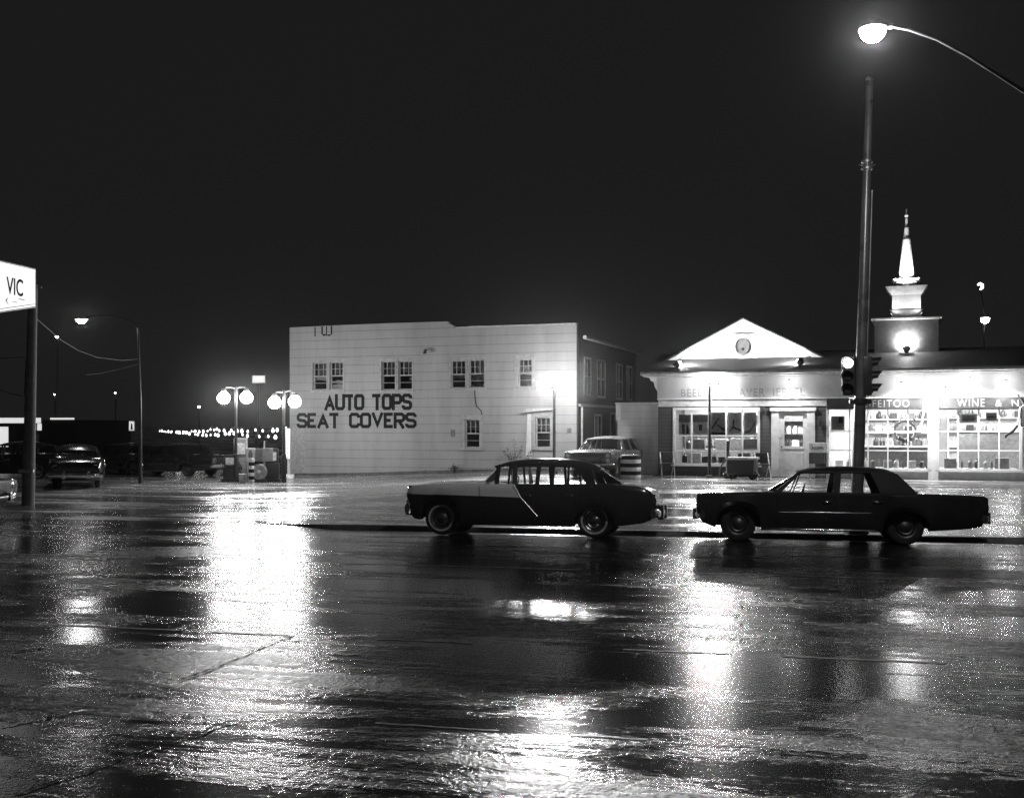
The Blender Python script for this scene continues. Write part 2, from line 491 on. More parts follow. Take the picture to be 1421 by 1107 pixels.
# ------------------------------------------------------------------ frames for the two buildings
BT = R(19.9)
E = Vector((math.cos(BT), -math.sin(BT), 0)); NN = Vector((math.sin(BT), math.cos(BT), 0))
class Frame:
    def __init__(s, x, y, z): s.o = Vector((x, y, z))
    def sz(s, px, py, t=0.0):
        k = (px - CX) / F
        o = s.o + NN * t
        a = (k * o.y - o.x) / (E.x - k * E.y)
        D = o.y + a * E.y
        return a, H + (YH - py) / F * D - s.o.z
    def rect(s, x0, x1, y0, y1, t=0.0):
        """pixel rectangle (left, right, top, bottom) -> local x0, x1, z0, z1"""
        m = (y0 + y1) / 2
        a0, _ = s.sz(x0, m, t); a1, _ = s.sz(x1, m, t)
        c = (x0 + x1) / 2
        return a0, a1, s.sz(c, y1, t)[1], s.sz(c, y0, t)[1]
    def world(s, a, t, z): return s.o + E * a + NN * t + Vector((0, 0, z))

def text_mesh(txt, name, m, parent, x0, x1, z0, z1, y, depth=0.004, fat=0.02, spacing=1.0):
    cu = bpy.data.curves.new(name, 'FONT')
    cu.body = txt; cu.offset = fat; cu.extrude = 0.02; cu.space_character = spacing
    ob = bpy.data.objects.new(name, cu); col.objects.link(ob)
    dg = bpy.context.evaluated_depsgraph_get()
    me = bpy.data.meshes.new_from_object(ob.evaluated_get(dg))
    col.objects.unlink(ob); bpy.data.objects.remove(ob); bpy.data.curves.remove(cu)
    xs = [v.co.x for v in me.vertices]; ys = [v.co.y for v in me.vertices]
    ax, bx, ay, by = min(xs), max(xs), min(ys), max(ys)
    for v in me.vertices:
        v.co = ((v.co.x - ax) / (bx - ax) * (x1 - x0) + x0, y + (-depth if v.co.z > 0 else depth * 0.5), (v.co.y - ay) / (by - ay) * (z1 - z0) + z0)
    me.materials.clear(); me.materials.append(m)
    o = bpy.data.objects.new(name, me); col.objects.link(o); o.parent = parent
    return o

# ------------------------------------------------------------------ white two-storey building
FB = Frame(-10.07, 50.6, 0.0)
LB = 13.54
bld = thing('auto_trim_shop', 'two storey white sided building with auto tops lettering painted on its blank front', 'building', FB.o, -BT)
wins = [  # pixel rectangles of sash openings, left/right/top/bottom
    (434, 453.5, 503, 541), (457.5, 476, 502, 540.5),
    (529.5, 548.5, 501, 541), (552.5, 572, 500.5, 540.5),
    (625.5, 646, 500, 538.5), (650.5, 672, 499, 538),
    (719, 738, 498, 537), (645, 665.5, 582, 621), (743, 763.5, 579, 621)]
rects = [FB.rect(*q) for q in wins]
zr = FB.sz(800, 450)[1]
z_left = FB.sz(402, 455)[1]
holes = [(a, b, c, d) for a, b, c, d in rects]
a_step = FB.sz(627, 450)[0]
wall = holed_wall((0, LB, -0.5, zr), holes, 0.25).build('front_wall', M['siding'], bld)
# raised parapet over the left part, ragged at its end
pp = [(0, zr + 0.002), (a_step + 0.12, zr + 0.002), (a_step + 0.05, zr + 0.13), (a_step - 0.15, zr + 0.20), (a_step - 0.2, zr + 0.30), (a_step * 0.6, zr + 0.31), (a_step * 0.3, zr + 0.30), (0, zr + 0.27)]
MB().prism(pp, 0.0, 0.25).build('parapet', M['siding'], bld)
cp = MB()
for i in range(9):
    x0 = a_step + 0.15 + (LB - a_step - 0.15) * i / 9; x1 = a_step + 0.15 + (LB - a_step - 0.15) * (i + 1) / 9
    cp.box(x0 + 0.004, x1 - 0.004, -0.03, 0.28, zr + random.uniform(0.002, 0.012), zr + 0.05 + random.uniform(-0.01, 0.012))
cp.build('coping', M['offwhite'], bld)
# side wall, lower than the parapet, with its own windows and an eave
DEP = 10.0
zs = 5.82
side = empty('side_wing'); bpy.data.objects.remove(side)
Ms = Matrix.Translation((LB, 0.25, 0)) @ Matrix.Rotation(R(90), 4, 'Z')
sw = [(0.9, 1.75, 3.55, 5.0), (2.9, 4.1, 3.5, 5.0), (6.2, 7.2, 3.5, 5.0), (8.2, 9.1, 3.5, 5.0), (2.5, 3.5, 0.2, 2.6), (5.2, 7.6, 0.2, 2.7)]
hw = holed_wall((0, DEP, -0.5, zs), sw, 0.2)
smb = MB().add(hw.v, hw.f, Ms)
smb.box(0, 0.2, 0.25, DEP + 0.25, -0.5, zs)
smb.box(0.2, LB - 0.2, DEP, DEP + 0.25, -0.5, zs)
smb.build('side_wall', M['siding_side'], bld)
MB().box(0.0, LB + 0.0, 0.252, DEP + 0.45, zs + 0.002, zs + 0.12).build('roof', M['roof'], bld)
MB().tube([(LB + 0.26, 0.3, zs + 0.02), (LB + 0.26, DEP + 0.5, zs - 0.03)], 0.09, 8).build('gutter', M['offwhite'], bld, smooth=50)
MB().box(LB + 0.002, LB + 0.08, 0.3, DEP + 0.2, 2.98, 3.1).build('belt_course', M['offwhite'], bld)
MB().tube([(LB + 0.1, 0.45, 2.98), (LB + 0.1, 0.45, -0.1)], 0.05, 8).build('downpipe', M['offwhite'], bld, smooth=50)
for (u0, u1, z0, z1) in sw:
    f = MB()
    t = 0.10
    for (p0, p1, q0, q1) in ((u0 - t, u0, z0 - t, z1 + t), (u1, u1 + t, z0 - t, z1 + t), (u0, u1, z1, z1 + t), (u0, u1, z0 - t, z0), ((u0 + u1) / 2 - 0.03, (u0 + u1) / 2 + 0.03, z0, z1)):
        f.box(p0, p1, -0.035, 0.05, q0, q1, Ms)
    f.box(u0, u1, -0.02, 0.04, (z0 + z1) / 2 - 0.03, (z0 + z1) / 2 + 0.03, Ms)
    fo = f.build('window', M['offwhite'], bld)
    MB().box(u0, u1, 0.06, 0.075, z0, z1, Ms).build('pane', M['oldglass'], fo)
# dark rooms behind the panes
MB().box(0.3, LB - 0.3, 1.6, 1.65, 0, zs - 0.1).build('inner_partition', M['dark'], bld)

def sash_window(parent, r, frame_out=0.11, cols=3, rows=2, curtain=None, mf='casing', upper=True):
    """double-hung sash window standing proud of the wall: casing with sill, meeting rail, muntins, panes"""
    x0, x1, z0, z1 = r
    zm = (z0 + z1) / 2
    f = MB(); t = frame_out
    f.box(x0 - t, x0, -0.03, 0.08, z0 - 0.02, z1 + t)
    f.box(x1, x1 + t, -0.03, 0.08, z0 - 0.02, z1 + t)
    f.box(x0, x1, -0.03, 0.08, z1, z1 + t)
    f.box(x0 - t - 0.03, x1 + t + 0.03, -0.035, 0.0, z1 + t + 0.002, z1 + t + 0.05)
    fo = f.build('window', M[mf], parent)
    MB().prism([(x0 - t - 0.04, z0 - 0.10), (x1 + t + 0.04, z0 - 0.10), (x1 + t + 0.04, z0 - 0.022), (x0 - t - 0.04, z0 - 0.022)], -0.09, 0.08).build('sill', M[mf], fo)
    s = MB()
    e = 0.045
    for (a0, a1, b0, b1, y) in ((x0, x0 + e, z0, z1, .1), (x1 - e, x1, z0, z1, .1), (x0 + e, x1 - e, z0, z0 + e, .1), (x0 + e, x1 - e, z1 - e, z1, .1), (x0 + e, x1 - e, zm - 0.03, zm + 0.03, .085)):
        s.box(a0, a1, y, y + 0.05, b0, b1)
    m_ = 0.011
    for i in range(1, cols):
        xx = x0 + (x1 - x0) * i / cols
        s.box(xx - m_, xx + m_, 0.105, 0.135, zm + 0.03, z1 - e)
    for j in range(1, rows):
        zz = zm + (z1 - zm) * j / rows
        s.box(x0 + e, x1 - e, 0.107, 0.133, zz - m_, zz + m_)
    zz = (zm + z0) / 2
    s.box(x0 + e, x1 - e, 0.107, 0.133, zz - m_, zz + m_)
    s.build('sash', M['casing'], fo)
    MB().box(x0 + 0.01, x1 - 0.01, 0.14, 0.146, z0 + 0.01, z1 - 0.01).build('pane', M['oldglass'], fo)
    drape(fo, (x0, x1, zm + (z1 - zm) * random.uniform(.0, .25), z1), random.uniform(.25, .4), m='g3')
    if curtain: curtain(fo, x0, x1, z0, z1)
    return fo

def drape(fo, poly, y=0.32, name='curtain', m='curtain'):
    """pleated cloth panel: outline poly (x, z) given as left and right edge lists"""
    (xa, xb, zb, zt) = poly
    vs = []; fs = []; nx = 18; nz = 4
    for j in range(nz + 1):
        for i in range(nx + 1):
            u = i / nx
            vs.append((xa + (xb - xa) * u, y + 0.03 * math.sin(u * 22 + j * 0.4), zb + (zt - zb) * j / nz + 0.02 * math.sin(u * 7 + j)))
    for j in range(nz):
        for i in range(nx): fs.append((j * (nx + 1) + i, j * (nx + 1) + i + 1, (j + 1) * (nx + 1) + i + 1, (j + 1) * (nx + 1) + i))
    return MB().add(vs, fs).build(name, M[m], fo, smooth=80)
cw = {0: lambda fo, a, b, c, d: (drape(fo, (a, b, c + (d - c) * .36, c + (d - c) * .5))),
      1: lambda fo, a, b, c, d: (drape(fo, (a, b, c + (d - c) * .04, c + (d - c) * .2), 0.22, m='white'), drape(fo, (a, b, c + (d - c) * .25, c + (d - c) * .33), 0.22, m='white')),
      3: lambda fo, a, b, c, d: drape(fo, (a + (b - a) * .65, b, c + (d - c) * .33, c + (d - c) * .42), 0.22, m='white'),
      4: lambda fo, a, b, c, d: (drape(fo, (a, b, c + (d - c) * .36, c + (d - c) * .5)), drape(fo, (a, b, c + (d - c) * .84, c + (d - c) * .95))),
      5: lambda fo, a, b, c, d: (drape(fo, (a + (b - a) * .35, b, c + (d - c) * .52, c + (d - c) * .97), 0.22, m='white'), drape(fo, (a, b, c + (d - c) * .25, c + (d - c) * .5)), drape(fo, (a, b, c, c + (d - c) * .14))),
      6: lambda fo, a, b, c, d: (drape(fo, (a, b, c + (d - c) * .45, c + (d - c) * .6)), drape(fo, (a + (b - a) * .3, b, c + (d - c) * .65, c + (d - c) * .8))),
      7: lambda fo, a, b, c, d: drape(fo, (a, b, c + (d - c) * .80, c + (d - c) * .98)),
      }
for i, r in enumerate(rects):
    sash_window(bld, r, frame_out=0.06 if i < 6 else 0.13, curtain=cw.get(i))
# trim round the lower right window: a projecting hood and boxed side panel
x0, x1, z0, z1 = rects[8]
hd = MB().prism([(x0 - 0.5, z1 + 0.20), (x1 + 0.28, z1 + 0.32), (x1 + 0.28, z1 + 0.37), (x0 - 0.3, z1 + 0.36)], -0.28, -0.002)
hd.build('window_hood', M['offwhite'], bld)
MB().prism([(x0 - 0.42, z0 - 0.45), (x0 - 0.17, z0 - 0.45), (x0 - 0.17, z1 + 0.14), (x0 - 0.34, z1 + 0.14)], -0.06, -0.002).build('side_panel', M['white'], bld)
# painted words in hand-set block capitals: thick strokes with clipped corners
GL = {'A': ([[(0.0, -.14), (.5, .86), (1.0, -.14)], [(.22, .27), (.78, .27)]], .78), 'U': ([[(0, 1.155), (0, .14), (.18, 0), (.82, 0), (1, .14), (1, 1.155)]], .66), 'T': ([[(0, 1), (1, 1)], [(.5, .95), (.5, -.155)]], .62),
      'O': ([[(.18, 0), (.82, 0), (1, .14), (1, .86), (.82, 1), (.18, 1), (0, .86), (0, .14), (.18, 0)]], .66), 'P': ([[(0, -.155), (0, 1), (.8, 1), (1, .88), (1, .55), (.8, .43), (.06, .43)]], .64),
      'S': ([[(1, .76), (1, .88), (.82, 1), (.18, 1), (0, .88), (0, .64), (.18, .53), (.82, .47), (1, .36), (1, .12), (.82, 0), (.18, 0), (0, .12), (0, .24)]], .64),
      'E': ([[(1.1, 0), (0, 0), (0, 1), (1.1, 1)], [(.06, .5), (.8, .5)]], .54), 'C': ([[(1, .72), (1, .86), (.82, 1), (.18, 1), (0, .86), (0, .14), (.18, 0), (.82, 0), (1, .14), (1, .28)]], .64),
      'V': ([[(0.0, 1.14), (.5, .14), (1.0, 1.14)]], .74), 'R': ([[(0, -.155), (0, 1), (.8, 1), (1, .88), (1, .58), (.8, .46), (.06, .46)], [(.5, .42), (1, -.155)]], .66), ' ': ([], .5)}
def block_words(txt, m, parent, x0, x1, z0, z1, wt=.215, gap=.23):
    Hh = z1 - z0; st = wt * Hh
    tot = sum(GL[c][1] for c in txt) + gap * (len(txt) - 1) + wt
    kx = (x1 - x0) / (tot * Hh)
    mb = MB(); cx = wt / 2
    for c in txt:
        lines, wd = GL[c]
        for li, pl in enumerate(lines):
            pts = [Vector(((cx + u * wd) * Hh * kx, st / 2 + v * (Hh - st))) for u, v in pl]
            closed = (pts[0] - pts[-1]).length < 1e-6
            L_ = []; R_ = []
            n_ = len(pts)
            for i, p in enumerate(pts):
                if closed: a = pts[i - 1] if i > 0 else pts[-2]; b = pts[i + 1] if i < n_ - 1 else pts[1]
                else: a = pts[i - 1] if i else None; b = pts[i + 1] if i < n_ - 1 else None
                d1 = (p - a).normalized() if a is not None else None; d2 = (b - p).normalized() if b is not None else None
                if d1 is None: d1 = d2; p = p - (d2 * st / 2 if li == 0 and c in 'T' else d2 * 0)
                if d2 is None: d2 = d1
                n1 = Vector((-d1.y, d1.x)); n2 = Vector((-d2.y, d2.x)); mm = (n1 + n2).normalized(); k_ = st / 2 / max(.45, mm.dot(n1))
                L_.append(p + mm * k_); R_.append(p - mm * k_)
            yo = -0.004 - .0012 * li
            for i in range(n_ - 1):
                q = [L_[i], L_[i + 1], R_[i + 1], R_[i]]
                mb.add([(x0 + v.x, yo, z0 + v.y) for v in q], [(0, 1, 2, 3)])
        cx += wd + gap
    return mb.build('painted_lettering', m, parent)
for txt, q, sp in (('AUTO TOPS', (450, 571.5, 546.5, 569), 1.06), ('SEAT COVERS', (412, 578, 572.5, 594), 1.06)):
    a0, zb = FB.sz(q[0], q[3]); a1, _ = FB.sz(q[1], q[3]); zt = FB.sz((q[0] + q[1]) / 2, q[2])[1]; zb = FB.sz((q[0] + q[1]) / 2, q[3])[1]
    block_words(txt, M['letter'], bld, a0, a1, zb, zt)
# remnant strokes near the parapet, gooseneck bracket, conduit and patches
q = MB()
for (xa, xb, ya, yb) in ((436.5, 438, 454, 467), (446, 448, 453, 464), (448, 452, 463.5, 466), (452.5, 454, 453, 466), (459, 461, 452, 464), (454.5, 459, 464, 466)):
    a0, a1, b0, b1 = FB.rect(xa, xb, ya, yb); q.box(a0, a1, -0.006, -0.001, b0, b1)
q.build('old_sign_brackets', M['letter'], bld)
a, z = FB.sz(592, 488)
MB().tube([(a, 0, z + .05), (a, -0.18, z + 0.08), (a + .05, -0.28, z + 0.02)], 0.035, 8).lathe([(0.04, 0.05), (0.10, -0.08), (0.09, -0.08), (0.0, 0.0)], 12, Matrix.Translation((a + .05, -0.30, z - 0.02))).build('bracket_lamp', M['darkmetal'], bld, smooth=40)
pts = [FB.sz(*p) for p in ((659, 541), (659.5, 553), (661, 563), (668, 570), (669, 575))]
MB().tube([(a, -0.02, z) for a, z in pts], 0.014, 6).build('loose_cable', M['letter'], bld)
for (xa, xb, ya, yb) in ((626, 631, 596, 606), (768, 772, 598, 601), (787, 793, 594, 600)):
    a0, a1, b0, b1 = FB.rect(xa, xb, ya, yb)
    MB().bev(a0, a1, -0.06, -0.002, b0, b1, 0.015).build('meter_box', M['g3'], bld)
a0, a1, b0, b1 = FB.rect(404.5, 424, 594, 659)
MB().box(a0, a1, -0.012, -0.002, b0 + 0.1, b1).build('door_board', M['g4'], bld)
a0, zb = FB.sz(404, 661)
# foundation rises with the ground
MB().prism([(0, -0.4), (LB, -0.4), (LB, 0.44), (LB * .6, 0.30), (LB * .3, 0.12), (0, 0.02)], -0.05, -0.002).build('foundation', M['curb'], bld)

# ------------------------------------------------------------------ beverage shop
FS = Frame(5.36, 41.0, 0.38)
shop = thing('beverage_store', 'low white fronted beverage store with gable, big lit windows and long fascia', 'building', FS.o, -BT)
LS = 15.5; DS = 8.0
wl = FS.rect(937, 1051.5, 568.5, 643.5)          # left window
wb = FS.rect(1150.5, 1287, 568, 650)             # middle window
wr = FS.rect(1303, 1415, 568, 651)               # right window
dr = FS.rect(1081, 1120, 571, 657)               # door
zc = 2.78; zf = 3.52                              # window head line, eave height (local)
z_f0 = FS.sz(915, 553)[1]; z_f1 = FS.sz(915, 531)[1]
sm = FS.sz(1150, 600)[0]
pil0, pil1 = FS.sz(1288, 600)[0], FS.sz(1302, 600)[0]
fr_end = FS.sz(1146.5, 600)[0]
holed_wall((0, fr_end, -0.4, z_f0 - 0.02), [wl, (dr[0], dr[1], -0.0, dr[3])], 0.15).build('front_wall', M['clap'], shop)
holed_wall((fr_end + 0.002, LS, -0.4, z_f0 - 0.42), [wb, wr], 0.15).build('display_front', M['masonry'], shop)
lint = FS.rect(913, 1146, 554.5, 564)
MB().box(0.02, fr_end, -0.05, -0.002, z_f0 - 0.30, z_f0 - 0.03).build('lintel_board', M['offwhite'], shop)
MB().box(0, LS, -0.10, 0.15, z_f0, z_f1 + 0.18).build('fascia', M['fascia'], shop)
MB().box(0, LS, -0.13, -0.102, z_f0 - 0.04, z_f0).build('fascia_moulding', M['white'], shop)
e = MB()
e.prism([(-0.38, z_f1 + 0.19), (LS + .3, z_f1 + 0.19), (LS + .3, z_f1 + 0.36), (-0.42, z_f1 + 0.36)], -0.78, 0.2)
e.build('eave', M['offwhite'], shop)
MB().tube([(-0.45, -0.83, z_f1 + 0.30), (LS + .3, -0.83, z_f1 + 0.30)], 0.07, 8).build('gutter', M['offwhite'], shop, smooth=50)
b = MB().prism([(0, 0), (-0.30, 0), (-0.26, -0.10), (-0.14, -0.16), (-0.10, -0.34), (0, -0.5)], 0, 0.12, Matrix.Translation((-0.002, -0.08, z_f1 + 0.18)))
b.build('eave_bracket', M['white'], shop)
# roof: slope up from the eave, then flat behind
rb = MB()
zr0 = z_f1 + 0.365
vs = [(-0.42, -0.81, zr0), (LS + .3, -0.81, zr0), (LS + .3, 2.6, zr0 + 0.85), (-0.42, 2.6, zr0 + 0.85), (LS + .3, DS + .3, zr0 + 0.85), (-0.42, DS + .3, zr0 + 0.85),
      (-0.42, DS + .3, zr0 - 0.1), (LS + .3, DS + .3, zr0 - 0.1), (-0.42, 0.2, zr0 - 0.004), (LS + .3, 0.2, zr0 - 0.004)]
rb.add(vs, [(0, 1, 2, 3), (3, 2, 4, 5), (5, 4, 7, 6), (0, 3, 5, 6, 8), (1, 9, 7, 4, 2), (0, 8, 9, 1), (8, 6, 7, 9)])
rb.build('roof', M['roof'], shop)
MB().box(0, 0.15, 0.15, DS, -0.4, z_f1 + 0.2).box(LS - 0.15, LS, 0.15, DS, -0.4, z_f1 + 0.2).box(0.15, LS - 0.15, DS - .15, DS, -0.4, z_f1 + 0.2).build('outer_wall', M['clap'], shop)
# sign words on the fascia
a0 = FS.sz(946, 545)[0]; a1 = FS.sz(1117, 545)[0]
text_mesh('BEEL SCHLBAVER  IEBEEL', 'fascia_lettering', M['faint'], shop, a0, a1, z_f0 + 0.05, z_f0 + 0.34, -0.103, fat=0.004, spacing=1.15)
MB().box(fr_end + 0.02, pil0, -0.16, -0.002, z_f0 - 0.415, z_f0 - 0.045).box(pil1, LS, -0.16, -0.002, z_f0 - 0.415, z_f0 - 0.045).build('sign_band', M['band'], shop)
a0 = FS.sz(1199, 557)[0]; a1 = FS.sz(1262, 557)[0]
text_mesh('LIFEITOO', 'band_lettering', M['ltletter'], shop, a0, a1, z_f0 - 0.36, z_f0 - 0.11, -0.163, fat=0.0, spacing=1.2)
a0 = FS.sz(1328, 557)[0]; a1 = FS.sz(1366, 557)[0]
text_mesh('WINE', 'band_lettering', M['ltletter'], shop, a0, a1, z_f0 - 0.36, z_f0 - 0.10, -0.163, fat=0.0, spacing=1.2)
a0 = FS.sz(1381, 557)[0]; a1 = FS.sz(1413, 557)[0]
text_mesh('&  N', 'band_lettering', M['ltletter'], shop, a0, a1, z_f0 - 0.36, z_f0 - 0.14, -0.163, fat=0.0, spacing=1.2)
MB().box(pil0, pil1, -0.14, -0.002, -0.3, z_f0 - 0.05).build('pillar', M['white'], shop)

def shop_window(r, vx, hz, fw=0.08):
    x0, x1, z0, z1 = r
    f = MB()
    for (a, b, c, d) in ((x0 - fw, x0, z0 - fw, z1 + fw), (x1, x1 + fw, z0 - fw, z1 + fw), (x0, x1, z1, z1 + fw), (x0, x1, z0 - fw, z0)):
        f.box(a, b, -0.05, 0.10, c, d)
    fo = f.build('window', M['white'], shop)
    MB().box(x0 - fw - .05, x1 + fw + .05, -0.14, -0.052, z0 - fw - 0.01, z0 - 0.01).build('sill', M['white'], fo)
    m = MB(); w_ = 0.022
    for v in vx: m.box(v - w_, v + w_, 0.02, 0.06, z0, z1)
    for h in hz: m.box(x0, x1, 0.024, 0.056, h - w_, h + w_)
    m.build('muntins', M['white'], fo)
    MB().box(x0 - .01, x1 + .01, 0.062, 0.068, z0 - .01, z1 + .01).build('pane', M['shopglass'], fo)
    return fo
shop_window(wl, [FS.sz(v, 600)[0] for v in (959.5, 983.5, 1007.4, 1030)], [FS.sz(994, v)[1] for v in (604.5, 625.5)])
shop_window(wb, [FS.sz(v, 600)[0] for v in (1179, 1204.5, 1232, 1260)], [FS.sz(1218, v)[1] for v in (598.5, 625)])
shop_window(wr, [FS.sz(v, 600)[0] for v in (1329.5, 1358, 1386.5)], [FS.sz(1358, v)[1] for v in (598.5, 625)])
# door with casing
x0, x1, z0, z1 = dr
f = MB()
pl = FS.sz(1070.5, 600)[0]; pr = FS.sz(1131, 600)[0]
f.box(pl, x0, -0.07, 0.1, 0.0, z1 + 0.02).box(x1, pr, -0.07, 0.1, 0.0, z1 + 0.02)
f.box(pl - .04, pr + .04, -0.12, 0.0, z1 + 0.022, z1 + 0.14)
f.build('door_casing', M['white'], shop)
gz0 = FS.sz(1101, 619)[1]; gz1 = FS.sz(1101, 577)[1]; ga = FS.sz(1088, 600)[0]; gb = FS.sz(1114, 600)[0]
d = holed_wall((x0 + .004, x1 - .004, 0.02, z1), [(ga, gb, gz0, gz1)], 0.05, 0.04)
for (p0, p1) in ((ga - .02, (ga + gb) / 2 - .06), ((ga + gb) / 2 + .06, gb + .02)):
    d.bev(p0, p1, 0.028, 0.05, 0.25, gz0 - 0.22, 0.01)
d.bev(ga - .05, gb + .05, 0.015, 0.05, gz0 - 0.10, gz0 - 0.06, 0.01)
dd = d.build('door', M['white'], shop)
MB().box(ga, gb, 0.06, 0.066, gz0, gz1).build('pane', M['shopglass'], dd)
MB().lathe([(0.0, 0.06), (0.03, 0.05), (0.035, 0.03), (0.015, 0.02), (0.02, 0)], 12, Matrix.Translation((x0 + .09, 0.04, gz0 - 0.03)) @ Matrix.Rotation(R(90), 4, 'X')).build('handle', M['chrome'], dd, smooth=40)
MB().lathe([(0.0, 0.012), (0.11, 0.01), (0.12, 0.0)], 20, Matrix.Translation((x0 + .06, 0.03, FS.sz(1084, 601)[1])) @ Matrix.Rotation(R(90), 4, 'X') @ Matrix.Diagonal((0.7, 1.6, 1, 1))).build('oval_plate', M['g5'], dd)
for i, (px, py) in enumerate(((1060, 570.5), (1138, 587))):
    a, z = FS.sz(px, py)
    t = MB().lathe([(0.02, 0.14), (0.07, 0.12), (0.09, 0.0), (0.07, -0.10), (0.03, -0.16), (0.0, -0.17)], 14, Matrix.Translation((a, -0.14, z))).tube([(a, 0, z + .12), (a, -0.10, z + .16), (a, -0.14, z + .13)], 0.015, 6)
    t.build('wall_lantern', M['darkmetal'], shop, smooth=40)
# gable
ga0, gz_ap = FS.sz(1032, 443, 1.5); _, gz_b = FS.sz(1032, 508.5, 1.5)
hw_ = 2.95
tri = MB().prism([(ga0 - hw_, gz_b), (ga0 + hw_, gz_b), (ga0, gz_ap - 0.12)], 1.5, 1.7).build('gable_wall', M['white'], shop)
rk = MB()
hx = hw_ + 0.30
sl = (gz_ap - gz_b) / (hx)
for s in (-1, 1):
    rk.prism([(ga0, gz_ap), (ga0, gz_ap - 0.17), (ga0 + s * hx, gz_b - 0.06 - 0.06), (ga0 + s * (hx + .08), gz_b + 0.0)], 1.32, 1.497)
rk.build('rake_board', M['white'], shop)
r2 = MB()
for s in (-1, 1):
    r2.prism([(ga0, gz_ap + 0.05), (ga0, gz_ap + 0.004), (ga0 + s * (hx + .08), gz_b + 0.002), (ga0 + s * (hx + .12), gz_b + 0.04)], 1.28, DS)
r2.build('gable_roof', M['roof'], shop)
MB().box(ga0 - 0.5, ga0 + 0.5, 1.44, 1.498, gz_b + 0.25, gz_b + 1.22).box(ga0 - hw_ + .2, ga0 + hw_ - .2, 1.44, 1.498, gz_b + 0.0, gz_b + 0.1).build('gable_panel', M['white'], shop)
zc_ = FS.sz(1032, 481, 1.5)[1]
Mo = Matrix.Translation((ga0, 1.43, zc_)) @ Matrix.Rotation(R(90), 4, 'X')
MB().lathe([(0.30, -0.01), (0.30, 0.05), (0.35, 0.07), (0.42, 0.05), (0.44, 0.0), (0.44, -0.01)], 32, Mo @ Matrix.Diagonal((1, 1.12, 1, 1))).build('oval_window_frame', M['white'], shop, smooth=40)
ov = MB().lathe([(0.22, 0.0), (0.22, 0.09), (0.0, 0.095)], 24, Mo @ Matrix.Diagonal((0.9, 1.25, 1, 1)))
ov.build('oval_window', M['g3'], shop)
MB().lathe([(0.05, 0.09), (0.05, 0.11), (0.0, 0.115)], 12, Mo @ Matrix.Translation((0, -0.1, 0))).build('oval_ornament', M['letter'], shop)

# interior
RD = 4.2
inn = MB()
inn.box(0.16, LS - .16, RD, RD + 0.1, 0.05, 2.9)
inn.box(0.16, LS - .16, 0.16, RD, 2.86, 2.92)
inn.build('interior_wall', M['room'], shop)
MB().box(0.16, LS - .16, 0.16, RD, -0.05, 0.02).build('interior_floor', M['floor'], shop)
for (x, y, l) in ((1.9, 1.3, 1.2), (1.9, 2.9, 1.2), (4.6, 2.2, 1.2), (4.6, 3.4, 1.2), (7.2, 1.3, 1.2), (8.6, 2.8, 1.2), (10.2, 1.3, 1.2), (11.8, 2.6, 1.2), (13.8, 1.5, 1.2)):
    t = thing('ceiling_lamp', 'pair of lit fluorescent tubes under the ceiling of the beverage store', 'lamp', FS.world(x, y, 2.84), -BT, 'fluorescent lamps inside the store')
    MB().prism([(-l / 2, 0.0), (l / 2, 0.0), (l / 2, -0.05), (-l / 2, -0.05)], -0.13, 0.13).build('housing', M['white'], t)
    for s in (-1, 1): MB().tube([(-l / 2 + .03, s * .06, -0.075), (l / 2 - .03, s * .06, -0.075)], 0.022, 8).build('tube', EM['tube'], t)
    la = bpy.data.lights.new('lamp_light', 'AREA'); la.shape = 'RECTANGLE'; la.size = l; la.size_y = 0.2; la.energy = 210
    lo = bpy.data.objects.new('lamp_light', la); col.objects.link(lo); lo.location = FS.world(x, y, 2.73); lo.rotation_euler = (0, 0, -BT)

# shelves and goods
def bottle_mb(h=0.30, r=0.04): return MB().lathe([(r * .9, 0), (r, 0.01), (r, h * .58), (r * .85, h * .66), (r * .36, h * .76), (r * .33, h * .96), (r * .4, h * .965), (r * .4, h), (0.0, h)], 10)
def carton_mb(w_, d_, h_):
    return MB().bev(-w_ / 2, w_ / 2, -d_ / 2, d_ / 2, 0, h_, 0.006).prism([(-w_ * .4, h_ * .3), (w_ * .4, h_ * .3), (w_ * .4, h_ * .7), (-w_ * .4, h_ * .7)], -d_ / 2 - 0.004, -d_ / 2 - 0.001)
def jug_mb(h=0.3, r=0.085): return MB().lathe([(r * .9, 0), (r, 0.02), (r, h * .6), (r * .8, h * .75), (r * .3, h * .86), (r * .3, h), (0, h)], 12).tube([(r * .3, 0, h * .93), (r * .75, 0, h * .95), (r * .85, 0, h * .75)], 0.012, 6)
shades = ['g1', 'g2', 'g3', 'g4', 'g5']
proto_me = {}
def goods(kind, shade):
    k = (kind, shade)
    if k not in proto_me:
        mb = {'bottle': lambda: bottle_mb(), 'jug': lambda: jug_mb(), 'carton': lambda: carton_mb(0.26, 0.2, 0.24), 'big_carton': lambda: carton_mb(0.42, 0.3, 0.34)}[kind]()
        o = mb.build(kind, M[shade], smooth=45 if kind in ('bottle', 'jug') else None)
        proto_me[k] = o.data; bpy.data.objects.remove(o)
    return proto_me[k]
word = {'g1': 'black', 'g2': 'dark', 'g3': 'grey', 'g4': 'pale', 'g5': 'white'}
def put(kind, shade, x, y, z, where, rz=0.0, sc=1.0):
    nm = kind if kind != 'big_carton' else 'carton'
    o = bpy.data.objects.new(nm, goods(kind, shade)); col.objects.link(o)
    o.location = FS.world(x, y, z); o.rotation_euler.z = -BT + rz; o.scale = (sc, sc, sc)
    tag(o, f'{word[shade]} {"large carton" if kind == "big_carton" else nm} {where}', nm, f'{nm}s {where}')
